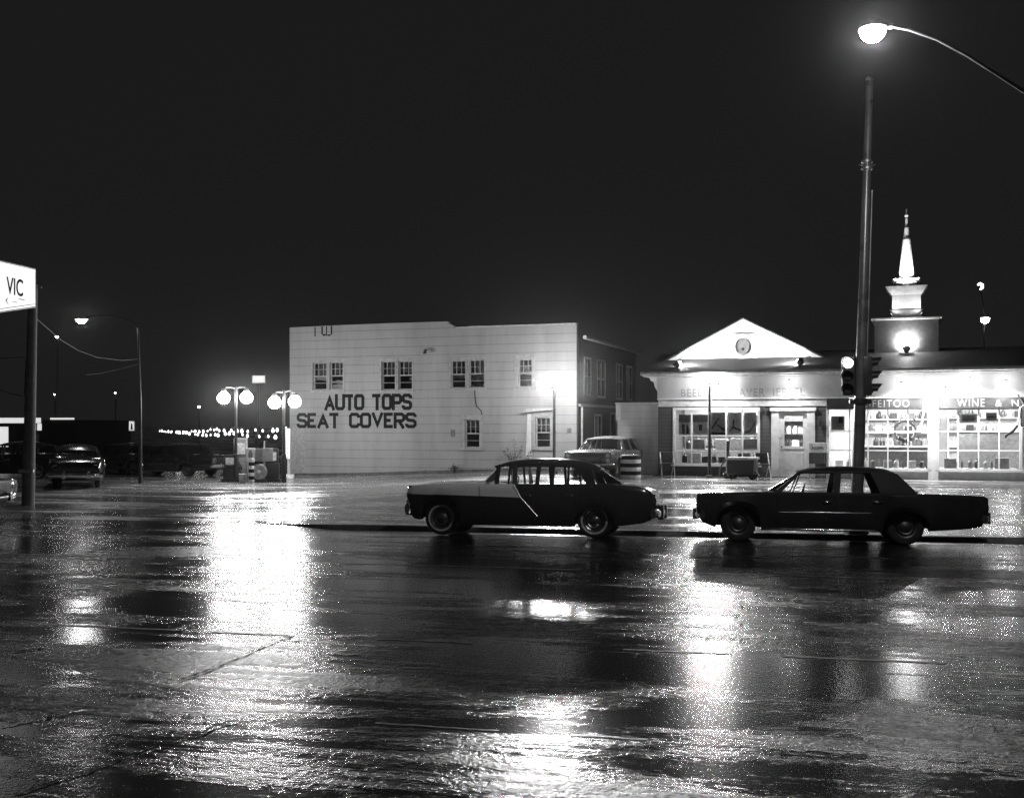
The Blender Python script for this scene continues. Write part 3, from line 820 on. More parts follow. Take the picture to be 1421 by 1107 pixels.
def shelf_unit(x0, x1, y, zs_, label, depth=0.35, back=True, m='offwhite', h=2.2):
    t = thing('shelf_unit', label, 'shelves', FS.world((x0 + x1) / 2, y, 0.02), -BT)
    hw2 = (x1 - x0) / 2
    u = MB().box(-hw2, -hw2 + .04, 0, depth, 0, h).box(hw2 - .04, hw2, 0, depth, 0, h)
    u.build('upright', M[m], t)
    if back: MB().box(-hw2 + .04, hw2 - .04, depth - .02, depth, 0, h).build('back_panel', M[m], t)
    for z in zs_: MB().box(-hw2 + .04, hw2 - .04, 0.004, depth - .02, z - 0.03 - .02, z - .02).build('shelf', M[m], t)
    return t
shelf_unit(0.5, 3.4, 3.7, (0.5, 1.05, 1.55, 2.05), 'pale shelving at the back behind the small paned left shop window', m='g3')
shelf_unit(7.0, 9.6, 3.7, (0.5, 1.05, 1.55, 2.05), 'shelving at the back wall behind the window with the wreath')
shelf_unit(10.0, 13.2, 3.7, (0.5, 1.05, 1.6, 2.1), 'long shelving at the back behind the rightmost shop window')
shelf_unit(4.0, 5.6, 3.7, (0.5, 1.0, 1.5, 2.0), 'dark shelving seen through the glass of the store door', m='g2')
for (xa, xb, zz, wh) in ((0.6, 3.3, (1.05, 1.55, 2.05), 'on the back shelves behind the left shop window'), (7.1, 9.5, (1.05, 1.55, 2.05), 'on the back shelves behind the wreath window'),
                         (10.1, 13.1, (1.6, 2.1), 'on the back shelves behind the rightmost shop window'), (4.1, 5.5, (1.0, 1.5), 'on the dark shelves behind the door glass')):
    for z in zz:
        x = xa + 0.08
        while x < xb - 0.1:
            k = random.choices(['bottle', 'carton', 'jug', None], [6, 2, 2, 1])[0]
            step = {'bottle': 0.1, 'carton': 0.3, 'jug': 0.2, None: 0.15}[k]
            if k: put(k, random.choice(shades), x + step / 2, 3.86, z + 0.001 + 0.02 - .02, wh, random.uniform(-.1, .1))
            x += step + random.uniform(0.0, 0.05)
# display benches inside the three windows
def bench(x0, x1, y0, y1, z, label):
    t = thing('display_bench', label, 'bench', FS.world((x0 + x1) / 2, (y0 + y1) / 2, 0.02), -BT)
    a = (x1 - x0) / 2; c = (y1 - y0) / 2; z -= 0.02
    MB().bev(-a, a, -c, c, z - 0.04, z, 0.006).build('top', M['offwhite'], t)
    for sx in (-1, 1):
        MB().box(sx * a - .03, sx * a + .03, -c + .03, c - .03, 0, z - .041).build('leg', M['offwhite'], t)
zb1 = wl[2] + 0.02; zb2 = FS.sz(994, 625.5)[1]
bench(wl[0] + .05, wl[1] - .05, 0.25, 0.75, zb1, 'low white display bench inside the left shop window')
bench(wb[0] + .05, wb[1] - .05, 0.25, 0.75, wb[2] + .02, 'low white display bench inside the wreath window')
bench(wr[0] + .05, wr[1] - .05, 0.25, 0.75, wr[2] + .02, 'low white display bench inside the rightmost shop window')
bench(wl[0] + .1, wl[1] - .1, 0.8, 1.15, zb2 + .05, 'raised back display bench in the left shop window')
for (r, wh, sh) in ((wl, 'on display in the left shop window', ['g1', 'g1', 'g2', 'g2', 'g4', 'g5']), (wb, 'on display in the wreath window', ['g1', 'g2', 'g3', 'g4', 'g5']), (wr, 'on display in the rightmost shop window', ['g1', 'g2', 'g3', 'g3', 'g4'])):
    x = r[0] + 0.15
    while x < r[1] - 0.2:
        k = random.choice(['big_carton', 'carton', 'jug', 'bottle', 'bottle', 'jug'])
        step = {'big_carton': .44, 'carton': .3, 'jug': .2, 'bottle': .11}[k]
        put(k, random.choice(sh), x + step / 2, 0.5, r[2] + .021, wh, random.uniform(-.2, .2), random.uniform(.9, 1.15))
        x += step + random.uniform(0.02, 0.10)
x = wl[0] + 0.2
while x < wl[1] - 0.3:
    k = random.choice(['big_carton', 'carton', 'jug']); step = {'big_carton': .44, 'carton': .3, 'jug': .2}[k]
    put(k, random.choice(['g1', 'g1', 'g2', 'g5']), x + step / 2, 0.97, zb2 + .051, 'on the raised bench in the left shop window', 0, random.uniform(.95, 1.2))
    x += step + random.uniform(0.03, 0.15)
# counter and coolers
def counter(x0, x1, y0, y1, h, label, m, name='counter'):
    t = thing(name, label, name.split('_')[-1], FS.world((x0 + x1) / 2, (y0 + y1) / 2, 0.02), -BT)
    a = (x1 - x0) / 2; c = (y1 - y0) / 2
    MB().bev(-a, a, -c, c, 0.08, h, 0.02).box(-a + .05, a - .05, -c + .05, c - .05, 0, 0.08).build('body', M[m], t)
    MB().bev(-a - .03, a + .03, -c - .03, c + .03, h + .002, h + 0.05, 0.01).build('top', M['g4'], t)
counter(7.0, 9.3, 1.6, 2.2, 1.0, 'dark sales counter behind the wreath window', 'g2')
counter(10.3, 13.0, 1.9, 2.6, 1.55, 'long grey cooler behind the rightmost shop window', 'g3', 'drinks_cooler')
# posters on the glass of the left window
def poster(px0, px1, py0, py1, label, shapes, base='g5', y=0.09):
    a0, a1, b0, b1 = FS.rect(px0, px1, py0, py1)
    t = thing('poster', label, 'poster', FS.world((a0 + a1) / 2, y, b0), -BT)
    hw3 = (a1 - a0) / 2; hh = b1 - b0
    MB().box(-hw3, hw3, 0, 0.006, 0, hh).build('sheet', M[base], t)
    for (sh, mm) in shapes:
        MB().prism([(-hw3 + u * 2 * hw3, v * hh) for u, v in sh], -0.003, -0.0005).build('print', M[mm], t)
poster(941, 958, 575, 603, 'poster with two dark upright bars, leftmost in the left shop window', [([(.30, .05), (.5, .05), (.5, .5), (.25, .55)], 'g2'), ([(.62, .05), (.85, .05), (.8, .45), (.66, .5)], 'g1'), ([(0, .62), (1, .6), (1, 1), (0, 1)], 'g3')])
poster(961, 982, 575, 603, 'poster with a single dark mark and grey top in the left shop window', [([(.4, .2), (.6, .2), (.62, .5), (.36, .5)], 'g2'), ([(0, .62), (1, .62), (1, .98), (0, 1)], 'g3')])
poster(986, 1006, 572, 603, 'poster with a dark crossed roof shape in the left shop window', [([(0, .28), (.5, .75), (.62, .75), (.1, .25)], 'g1'), ([(.05, .62), (.2, .55), (.95, .12), (.95, .28)], 'g1'), ([(.0, 0), (1, 0), (1, .1), (0, .12)], 'g1')], 'g4')
poster(1009, 1029, 572, 603, 'white poster with a thin dark forked stroke in the left shop window', [([(.05, .05), (.4, .28), (.95, .15), (.95, .22), (.45, .36), (.5, .62), (.38, .72), (.36, .38)], 'g2')])
poster(1032, 1049, 572, 603, 'white poster with a grey sweeping curve in the left shop window', [([(.0, .05), (.5, .1), (.95, .5), (.98, .7), (.5, .22), (0, .14)], 'g3')])
poster(1153, 1172, 577, 597, 'plain pale poster at the left end of the wreath window', [([(.55, .5), (.9, .5), (.9, .95), (.55, .9)], 'g1')], 'g4')
poster(1368, 1384, 572, 584, 'small white card high up in the rightmost shop window', [([(.1, .4), (.9, .4), (.9, .55), (.1, .55)], 'g3')])
poster(1332, 1356, 574, 586, 'wide white card at the top of the rightmost shop window', [([(.1, .3), (.9, .3), (.9, .4), (.1, .4)], 'g3')])
# wreath
a, z = FS.sz(1256, 598, 0.1)
wr_ = thing('wreath', 'pale round wreath hanging inside the big shop window', 'wreath', FS.world(a, 0.14, z), -BT)
q = MB(); rg = random.Random(3)
q.tube([(0.34 * math.cos(t * math.pi / 12), 0, 0.34 * math.sin(t * math.pi / 12)) for t in range(25)], 0.045, 8)
for i in range(220):
    t = rg.uniform(0, 2 * math.pi); rr = 0.34 + rg.gauss(0, 0.04)
    c = Vector((rr * math.cos(t), rg.uniform(-.05, .05), rr * math.sin(t)))
    d_ = Vector((math.cos(t + rg.uniform(-.9, .9)), rg.uniform(-.5, .5), math.sin(t + rg.uniform(-.9, .9)))) * 0.07
    s_ = Vector((-d_.z, 0, d_.x)) * 0.25
    q.add([c, c + d_ * .5 + s_, c + d_, c + d_ * .5 - s_], [(0, 1, 2, 3)])
q.build('ring', M['g5'], wr_)
q = MB()
for i in range(26):
    t = rg.uniform(0, 2 * math.pi); c = Vector((0.46 * math.cos(t), -0.02, 0.46 * math.sin(t)))
    d_ = Vector((math.cos(t), 0, math.sin(t))) * 0.06; s_ = Vector((-d_.z, 0, d_.x)) * .5
    q.add([c, c + d_ * .5 + s_, c + d_, c + d_ * .5 - s_], [(0, 1, 2, 3)])
q.build('leaf_tips', M['g2'], wr_)
q = MB()
for s in (-1, 1): q.prism([(0, 0.02), (s * .2, 0.1), (s * .24, -0.02), (s * .05, -.03), (s * .14, -.2), (s * .06, -.22)], -0.07, -0.05, Matrix.Translation((0, 0, -0.3)))
q.build('bow', M['g5'], wr_)

# lamps under the eave and gable floods
def bulb_lamp(name, label, group, loc, em, r=0.06, drop=0.0):
    t = thing(name, label, 'lamp', loc, -BT, group)
    MB().lathe([(0.03, 0.10), (0.035, 0.05), (0.025, 0.04), (0.0, 0.035)], 10).build('socket', M['darkmetal'], t)
    MB().lathe([(0.0, -r * 1.3), (r * .6, -r * 1.1), (r, -r * .3), (r * .8, r * .3), (r * .3, 0.035)], 10).build('bulb', EM[em], t, smooth=80)
    return t
for i, (px, py, lb) in enumerate(((1250, 533, 'bare bulb under the eave above the letters left of the white pillar'), (1285, 541, 'bare bulb under the eave just left of the white pillar top'), (1312, 540, 'bare bulb under the eave just right of the white pillar top'),
                                  (1346, 527, 'brightest bare bulb under the eave above the word on the dark band'), (1396, 531, 'rightmost bare bulb under the store eave'), (1005, 531, 'bare bulb under the eave over the left shop window'), (1095, 530, 'bare bulb under the eave over the store door'))):
    a, z = FS.sz(px, py, -0.66)
    bw = FS.world(a, -0.66, min(z, z_f1 + 0.09))
    bulb_lamp('eave_bulb', lb, 'bulbs under the store eave', bw, 'eave')
    point(bw - Vector((0, 0, .01)), 26, .04)
    spot(bw - Vector((0, 0, .10)), bw + NN * .55 - Vector((0, 0, 3.0)), 270 if i < 5 else 150, 150, .05, .9)  # added spot below each bulb, brightens the lower wall and forecourt
for i, (px, py, lb) in enumerate(((939, 509, 'glaring floodlight on the roof at the left foot of the gable'), (1111, 502, 'glaring floodlight on the roof at the right foot of the gable'))):
    a, z = FS.sz(px, py, -0.1)
    w0 = FS.world(a, -0.1, max(z, zr0 + 0.30))
    t = thing('floodlight', lb, 'floodlight', w0, -BT, 'floodlights at the gable')
    s = 1 if i == 0 else -1
    ax = Vector((s * 0.55, 0.75, 0.30)).normalized()
    Mq = ax.to_track_quat('Z', 'Y').to_matrix().to_4x4()
    MB().lathe([(0.0, -0.16), (0.05, -0.15), (0.13, 0.0), (0.14, 0.02)], 16, Mq).build('housing', M['darkmetal'], t, smooth=50)
    MB().lathe([(0.12, 0.02), (0.13, 0.03), (0.10, 0.055), (0.0, 0.07)], 16, Mq).build('lens', EM['flood'], t, smooth=60)
    MB().tube([(0, 0, -0.05), (0, 0, -0.35)], 0.02, 8).build('stand', M['darkmetal'], t)
    Mbl = Mq @ Matrix.Translation((0, 0, .10))
    MB().lathe([(.0, -.05), (.06, -.03), (.085, .03), (.06, .09), (.0, .11)], 12, Mbl).build('bulb', EM['eave'], t, smooth=60)
    point(w0 + Vector((0, 0, .06)) + E * ax.x * .1 + NN * ax.y * .1, 45, .06)
    wl0 = w0 + E * ax.x * .12 + NN * ax.y * .28 + Vector((0, 0, ax.z * .28))
    spot(wl0, FS.world(ga0, 1.5, gz_b + 0.7), 620, 140)

# cupola with spire on the roof
cup_s, zb_ = FS.sz(1258, 510, 3.0)
cup = thing('steeple', 'white floodlit steeple with slender banded spire standing above the store roof', 'steeple', FS.world(cup_s, 3.0, 0), -BT)
def cz(py): return FS.sz(1258, py, 3.0)[1]
S = 40.9 / F
def sq(half, z0, z1, half2=None):
    h2 = half if half2 is None else half2
    vs = [(-half, -half, z0), (half, -half, z0), (half, half, z0), (-half, half, z0), (-h2, -h2, z1), (h2, -h2, z1), (h2, h2, z1), (-h2, h2, z1)]
    return vs, [(0, 3, 2, 1), (4, 5, 6, 7), (0, 1, 5, 4), (1, 2, 6, 5), (2, 3, 7, 6), (3, 0, 4, 7)]
zl = cz(510) - 0.6
MB().add(*sq(41 * S, zl, cz(447))).build('tower_block', M['g1'], cup)
MB().add(*sq(45 * S, cz(447) + .002, cz(444.5))).build('block_cornice', M['offwhite'], cup)
q = MB().add(*sq(20.5 * S, cz(444.5) + .002, cz(432))).add(*sq(22 * S, cz(432) + .002, cz(430.5), 20 * S))
q.build('plinth', M['g3'], cup)
q = MB().add(*sq(18.5 * S, cz(430.5) + .002, cz(411)))
q.build('belfry', M['white'], cup)
q = MB().add(*sq(19 * S, cz(411) + .002, cz(408.5), 21 * S)).add(*sq(21 * S, cz(408.4), cz(406), 23 * S)).add(*sq(23 * S, cz(405.9), cz(399.5), 27 * S))
q.build('cornice', M['offwhite'], cup)
q = MB().lathe([(3.5 * S, cz(399.3)), (3 * S, cz(396)), (9 * S, cz(393.5)), (11 * S, cz(391))], 8)
q.build('neck', M['white'], cup)
MB().add(*sq(18 * S, cz(391) + .002, cz(388.5))).build('spire_platform', M['offwhite'], cup)
MB().lathe([(11 * S, cz(388.4)), (10.2 * S, cz(385)), (4.8 * S, cz(332))], 8).lathe([(4.2 * S, cz(331)), (2.6 * S, cz(316))], 8).lathe([(2.0 * S, cz(315)), (1.6 * S, cz(303)), (2.6 * S, cz(299)), (1.2 * S, cz(296.5)), (0.4 * S, cz(290))], 8).build('spire', M['white'], cup)
MB().lathe([(5.2 * S, cz(332.6)), (5.2 * S, cz(330.6))], 8).lathe([(3.0 * S, cz(316.4)), (3.0 * S, cz(314.6))], 8).lathe([(1.9 * S, cz(303.5)), (1.9 * S, cz(302))], 8).build('spire_band', M['darkmetal'], cup)
def flood_thing(name, label, loc, ax, em, r=0.12, group=None):
    t = thing(name, label, 'floodlight', loc, -BT, group)
    Mq = Vector(ax).normalized().to_track_quat('Z', 'Y').to_matrix().to_4x4()
    MB().lathe([(0.0, -r * 1.3), (r * .5, -r * 1.2), (r * 1.05, 0.0), (r * 1.1, 0.02)], 14, Mq).build('housing', M['darkmetal'], t, smooth=50)
    MB().lathe([(r, 0.02), (r * .95, 0.035), (r * .6, .06), (0.0, 0.075)], 14, Mq).build('lens', EM[em], t, smooth=60)
    return t
# big flood in front of the tower block, on a little stand of pipes
a, z = FS.sz(1258, 484, 1.62)
fl = flood_thing('floodlight', 'glaring floodlight on a pipe stand in front of the steeple block', FS.world(a, 1.62, z), (0, 0.55, 0.65), 'spirelamp', 0.13)
q = MB()
for dx in (-.22, 0, .22): q.tube([(dx, 0, -0.14), (dx * 1.2, 0, -0.75)], 0.02, 6)
q.tube([(-.27, 0, -0.15), (.27, 0, -0.15)], 0.02, 6)
q.build('stand', M['steel'], fl)
wa = FS.world(a, 1.62, z)
spot(wa + NN * .12 + Vector((0, 0, .12)), FS.world(cup_s, 3.0, cz(466)), 900, 155)
point(wa + NN * .05 + Vector((0, 0, .2)), 90, .06)
MB().lathe([(.0, -.06), (.07, -.03), (.10, .03), (.07, .10), (.0, .12)], 12, Matrix.Translation((0, .05, .18))).build('bulb', EM['eave'], fl, smooth=60)
# lamps on the block for belfry and spire
for sx in (-1, 1):
    lp = FS.world(cup_s + sx * .55, 2.15, cz(443) + .08)
    flood_thing('floodlight', f'small floodlight at the {"left" if sx < 0 else "right"} edge of the steeple block lighting the belfry', lp, (-sx * .5, .7, .6), 'bulb', 0.06, 'steeple floodlights')
    spot(lp + NN * .08 + Vector((0, 0, .1)) - E * sx * .06, FS.world(cup_s, 2.5, cz(415)), 25, 120, 0.04)
    lp = FS.world(cup_s + sx * .30, 3.0 - 25.5 * S, cz(399) + .06)
    flood_thing('floodlight', f'small floodlight at the {"left" if sx < 0 else "right"} end of the steeple cornice aimed up the spire', lp, (-sx * .1, .35, .9), 'bulb', 0.05, 'steeple floodlights')
    spot(lp + NN * .03 + Vector((0, 0, .12)), FS.world(cup_s, 2.9, cz(362)), 330, 120, 0.04)

# shed between the two buildings
sa, _ = FS.sz(857, 610, 0.6); zt_ = FS.sz(885, 561, 0.6)[1]
shed = thing('shed', 'pale boarded shed wall between the dark alley and the store', 'shed', FS.world(sa, 0.6, 0), -BT)
MB().box(0, -sa - .01, 0, 4.0, -0.5, zt_).build('wall', M['shed'], shed)
MB().box(-0.08, -sa - .012, -0.10, 4.1, zt_ + .002, zt_ + .07).build('roof', M['offwhite'], shed)
MB().box(-0.06, 0.10, -0.04, -.002, zt_ - .6, zt_ - .01).build('corner_board', M['white'], shed)
MB().box(-sa - .14, -sa - .014, -0.04, -.002, -0.3, zt_ - .05).build('corner_board', M['white'], shed)

# ------------------------------------------------------------------ cars
def interp(tab, x):
    if x <= tab[0][0]: return tab[0][1]
    for (a, va), (b, vb) in zip(tab, tab[1:]):
        if x <= b: return va + (vb - va) * (x - a) / (b - a)
    return tab[-1][1]

def two_tone(name, dark, light):
    """dark body, light sweep from the nose along the fender to a slanted line on the front door"""
    m, nt, b = nodes_of(name)
    N = nt.nodes; L = nt.links
    tc = N.new('ShaderNodeTexCoord'); sp = N.new('ShaderNodeSeparateXYZ'); L.new(tc.outputs['Object'], sp.inputs['Vector'])
    def mt(op, a, bb, c_=0.0):
        n = N.new('ShaderNodeMath'); n.operation = op
        for i, v in enumerate((a, bb, c_)):
            if isinstance(v, (int, float)): n.inputs[i].default_value = v
            else: L.new(v, n.inputs[i])
        return n.outputs[0]
    line = mt('MULTIPLY_ADD', sp.outputs['X'], -0.022, 0.805)
    up = mt('GREATER_THAN', sp.outputs['Z'], line)
    diag = mt('MULTIPLY_ADD', sp.outputs['Z'], -0.52, 2.06)
    fw = mt('LESS_THAN', sp.outputs['X'], diag)
    k = mt('MULTIPLY', up, fw)
    mx = N.new('ShaderNodeMapRange'); mx.inputs['To Min'].default_value = dark; mx.inputs['To Max'].default_value = light
    L.new(k, mx.inputs['Value']); L.new(mx.outputs['Result'], b.inputs['Base Color'])
    b.inputs['Roughness'].default_value = 0.2; b.inputs['Coat Weight'].default_value = 0.7; b.inputs['Coat Roughness'].default_value = 0.06
    return m

def make_car(sp, name, label, cat='car', group=None):
    t = thing(name, label, cat, (0, 0, 0), 0, group)
    PT = sp['paint']; pm = PT if not isinstance(PT, str) else M[PT]
    rp = M[sp['roofpaint']] if 'roofpaint' in sp else pm
    wr0, arch, xr = sp['wheel_r'], sp['arch'], sp['wb']
    x0, x1 = sp['top'][0][0], sp['top'][-1][0]
    xs = set(lin(x0, x1, 36)) | {k for k, _ in sp['top']} | {k for k, _ in sp['bot']}
    for cx, ar, zt in ((0, arch[0], arch[1]), (xr, arch[2], arch[3])):
        for i in range(13): xs.add(cx - ar * math.cos(math.pi * i / 12))
        xs |= {cx - ar - 0.004, cx + ar + 0.004}
    xs = sorted(xs)
    rings = []
    for x in xs:
        w_ = interp(sp['w'], x); tp = interp(sp['top'], x); ct = interp(sp['ctr'], x); bt = interp(sp['bot'], x)
        side_b = bt
        for cx, ar, zt in ((0, arch[0], arch[1]), (xr, arch[2], arch[3])):
            if abs(x - cx) < ar: side_b = max(bt, bt + (zt - bt) * math.sqrt(max(0, 1 - ((x - cx) / ar) ** 2)) ** 0.8)
        h = tp - side_b
        zc_ = max(side_b + 0.02, bt + (tp - bt) * 0.52)
        half = [(0.0, bt + .04), (w_ * .60, bt + .04), (w_ * .72, side_b), (w_ * .955, side_b), (w_ * .975, side_b + min(.05, h * .15)), (w_ * 1.0, min(zc_, tp - h * .3) if zc_ > side_b + .06 else side_b + h * .3),
                (w_ * sp.get('shoulder', .985), tp - h * .22 if h < .4 else tp - .13), (w_ * .965, tp - .045), (w_ * .93, tp - .008), (w_ * .86, tp + .004), (w_ * .70, tp + (ct - tp) * .25), (w_ * .45, tp + (ct - tp) * .75), (0.0, ct)]
        # inner wall of the wheel box stays at sill height near the centre
        ring = [(x, y, z) for y, z in half] + [(x, -y, z) for y, z in half[-2:0:-1]]
        rings.append(ring)
    n = len(rings[0]); vs = [p for r in rings for p in r]; fs = []
    for i in range(len(rings) - 1):
        for k in range(n): fs.append((i * n + k, i * n + (k + 1) % n, (i + 1) * n + (k + 1) % n, (i + 1) * n + k))
    fs.append(tuple(range(n))); fs.append(tuple((len(rings) - 1) * n + k for k in range(n))[::-1])
    MB().add(vs, fs).build('body', pm, t, smooth=38)
    # roof shell
    rs = sp['roof']          # (x, z_edge, z_ctr, halfwidth)
    us = lin(-1, 1, 15); vs = []; fs = []
    fine = []
    for i in range(len(rs) - 1):
        for k in range(4):
            u = k / 4; fine.append(tuple(rs[i][j] + (rs[i + 1][j] - rs[i][j]) * u for j in range(4)))
    fine.append(rs[-1])
    sm = fine[:]
    for _ in range(2):
        sm = [sm[0]] + [tuple((sm[i - 1][j] + 2 * sm[i][j] + sm[i + 1][j]) / 4 for j in range(4)) for i in range(1, len(sm) - 1)] + [sm[-1]]
    for x, ze, zc2, hw4 in sm:
        for u in us: vs.append((x, u * hw4, ze + (zc2 - ze) * (1 - abs(u) ** 2.6)))
    nu = len(us)
    top = [(i * nu + k, i * nu + k + 1, (i + 1) * nu + k + 1, (i + 1) * nu + k) for i in range(len(sm) - 1) for k in range(nu - 1)]
    bm = bmesh.new(); bv = [bm.verts.new(v) for v in vs]
    for q in top: bm.faces.new([bv[i] for i in q])
    bmesh.ops.recalc_face_normals(bm, faces=bm.faces[:])
    bmesh.ops.solidify(bm, geom=bm.faces[:], thickness=0.045)
    MB().bm(bm).build('roof', rp, t, smooth=40)
    # side panels: pillars and glass leaning in from belt to roof
    zb, zt2 = sp['belt'], sp['winz']; wb_, wt = sp['wbelt'], sp['wroof']
    def yy(z): return wb_ + (wt - wb_) * (z - zb) / (zt2 - zb)
    def panel(poly, nm, m_, th=0.05, off=0.0):
        n_ = len(poly)
        for s in (-1, 1):
            vs = [(x, s * (yy(z) - off), z) for x, z in poly] + [(x, s * (yy(z) - off - th), z) for x, z in poly]
            fs = [tuple(range(n_)), tuple(range(2 * n_ - 1, n_ - 1, -1))] + [(i, n_ + i, n_ + (i + 1) % n_, (i + 1) % n_) for i in range(n_)]
            MB().add(vs, fs).build(nm, m_, t)
    for poly in sp['pillars']: panel(poly, 'pillar', M[sp['pillarpaint']] if 'pillarpaint' in sp else rp)
    for poly in sp.get('chrome_pillars', []): panel(poly, 'chrome_pillar', M['chrome'], 0.055, -0.012)
    for poly in sp['glass']: panel(poly, 'side_window', M['carglass'], 0.006, 0.02)
    # screens
    for nm, (bx, bz, bw, bb, tx, tz, tw, tb) in (('windscreen', sp['ws']), ('rear_window', sp['rw'])):
        vs = []; fs = []; nu2 = 16; nv = 5
        for j in range(nv + 1):
            v = j / nv
            for i in range(nu2 + 1):
                u = -1 + 2 * i / nu2
                vs.append((bx + (tx - bx) * v + (bb + (tb - bb) * v) * abs(u) ** 2.5, u * (bw + (tw - bw) * v), bz + (tz - bz) * v + 0.03 * math.sin(v * math.pi) * 0))
        for j in range(nv):
            for i in range(nu2): fs.append((j * (nu2 + 1) + i, j * (nu2 + 1) + i + 1, (j + 1) * (nu2 + 1) + i + 1, (j + 1) * (nu2 + 1) + i))
        g = MB().add(vs, fs).build(nm, M['carglass'], t, smooth=60)
        fr = MB()
        rowb = [Vector(vs[i]) for i in range(nu2 + 1)]; rowt = [Vector(vs[nv * (nu2 + 1) + i]) for i in range(nu2 + 1)]
        fr.tube(rowb, 0.018, 6); fr.tube([rowb[0]] + [Vector(vs[j * (nu2 + 1)]) for j in range(1, nv)] + [rowt[0]], 0.022, 6)
        fr.tube([rowb[-1]] + [Vector(vs[j * (nu2 + 1) + nu2]) for j in range(1, nv)] + [rowt[-1]], 0.022, 6)
        fr.build('trim', M['chrome'] if sp.get('chromey') else rp, g, smooth=60)
    # seats, wheel
    for x in sp['seats']:
        MB().bev(x - .07, x + .09, -.62, .62, zb - .2, zb + sp.get('seat_up', .10), 0.06).build('seat_back', M['inner'], t, smooth=60)
    xw = sp['seats'][0] - 0.48
    MB().tube([(xw + 0.05 * math.sin(a * math.pi / 8), .38 + .19 * math.cos(a * math.pi / 8), zb + .0 + .17 * math.sin(a * math.pi / 8)) for a in range(17)], 0.012, 6).build('steering_wheel', M['inner'], t)
    # wheels
    for (x, s) in ((0, -1), (0, 1), (xr, -1), (xr, 1)):
        rr = wr0; hw5 = 0.095
        Mw = Matrix.Translation((x, s * (sp['track'] - hw5), rr)) @ Matrix.Rotation(R(90) * (1 if s < 0 else -1), 4, 'X')
        ty = MB().lathe([(rr * .60, -hw5), (rr * .9, -hw5), (rr * .985, -hw5 * .6), (rr, 0), (rr * .985, hw5 * .6), (rr * .93, hw5 * .96), (rr * .78, hw5 * 1.08), (rr * .62, hw5), (rr * .6, hw5 * .6), (rr * .6, 0)], 36, Mw)
        tw_ = ty.build('wheel', M['rubber'], t, smooth=40)
        if sp.get('whitewall'):
            q = MB()
            ring = []
            for k in range(40):
                a = 2 * math.pi * k / 40
                for rad, zz in ((rr * .66, hw5 * 1.045), (rr * .77, hw5 * 1.11)): ring.append((rad * math.cos(a), rad * math.sin(a), zz))
            q.add(ring, [(2 * k, 2 * k + 1, (2 * k + 3) % 80, (2 * k + 2) % 80) for k in range(40)], Mw).build('whitewall', M['whitewall'], tw_)
        MB().lathe([(rr * .61, 0.0), (rr * .61, hw5 * .85), (rr * .55, hw5 * .75), (rr * .50, hw5 * .6), (rr * .42, hw5 * .95), (rr * .34, hw5 * .8), (rr * .26, hw5 * 1.0), (rr * .12, hw5 * 1.25), (0.0, hw5 * 1.3)], 30, Mw).build('hubcap', M[sp.get('hub', 'hub')], tw_, smooth=30)
    # bumpers
    for nm, (bx, bz, bw, rr2, sweep) in (('front_bumper', sp['fb']), ('rear_bumper', sp['rb'])):
        pts = []
        for i in range(17):
            u = -1 + 2 * i / 16
            pts.append((bx + sweep * abs(u) ** 3, u * bw, bz))
        q = MB()
        n_ = 8; vs = []; fs = []
        for p in pts:
            for k in range(n_):
                a = 2 * math.pi * k / n_ + math.pi / 8
                vs.append((p[0] + 0.055 * math.cos(a), p[1], p[2] + rr2 * math.sin(a)))
        for i in range(len(pts) - 1):
            for k in range(n_): fs.append((i * n_ + k, i * n_ + (k + 1) % n_, (i + 1) * n_ + (k + 1) % n_, (i + 1) * n_ + k))
        fs.append(tuple(range(n_))); fs.append(tuple((len(pts) - 1) * n_ + k for k in range(n_)))
        q.add(vs, fs)
        for s in (-1, 1): q.bev(bx - .07 if sweep > 0 else bx - .05, bx + .05 if sweep > 0 else bx + .07, s * bw * .45 - .05, s * bw * .45 + .05, bz - rr2 * 1.25, bz + rr2 * 1.5, 0.02)
        q.build(nm, M['chrome'], t, smooth=45)
    # lamps
    for (y, z) in sp['heads']:
        for s in (-1, 1):
            Mh = Matrix.Translation((sp['headx'], s * y, z)) @ Matrix.Rotation(R(-90), 4, 'Y')
            hl = MB().lathe([(.115, -0.06), (.12, 0.0), (.10, 0.015), (.095, 0.0)], 20, Mh).build('headlight', M['chrome'], t, smooth=40)
            MB().lathe([(.095, 0.0), (.07, 0.025), (0.0, 0.035)], 20, Mh).build('lens', M['lens'], hl, smooth=60)
    for s in (-1, 1):
        tx, ty_, tz, kind = sp['tail']
        Mt = Matrix.Translation((tx, s * ty_, tz)) @ Matrix.Rotation(R(90), 4, 'Y')
        if kind == 'round':
            tl = MB().lathe([(.13, -0.05), (.14, 0.0), (.125, 0.02), (.11, 0.01)], 20, Mt).build('tail_light', M['chrome'], t, smooth=40)
            MB().lathe([(.11, 0.01), (.06, 0.035), (0.0, 0.04)], 20, Mt).build('lens', M['red'], tl, smooth=60)
        else:
            tl = MB().bev(tx - .06, tx + .03, s * ty_ - .11, s * ty_ + .11, tz - .10, tz + .10, 0.03).build('tail_light', M['chrome'], t, smooth=40)
            MB().bev(tx + .0, tx + .045, s * ty_ - .085, s * ty_ + .085, tz - .075, tz + .075, 0.02).build('lens', M['red'], tl, smooth=40)
    # grille
    gx, gz0, gz1, gw = sp['grille']
    q = MB()
    for i in range(5): q.box(gx - .012, gx + .02, -gw, gw, gz0 + (gz1 - gz0) * i / 4 - .008, gz0 + (gz1 - gz0) * i / 4 + .008)
    q.build('grille', M['chrome'], t)
    # side brightwork: list of polylines (x, z), both sides
    def side_y(x, z):
        w_ = interp(sp['w'], x); tp = interp(sp['top'], x)
        return w_ * (1.0 if z < tp - .2 else sp.get('shoulder', .985) + (1 - sp.get('shoulder', .985)) * 0.3)
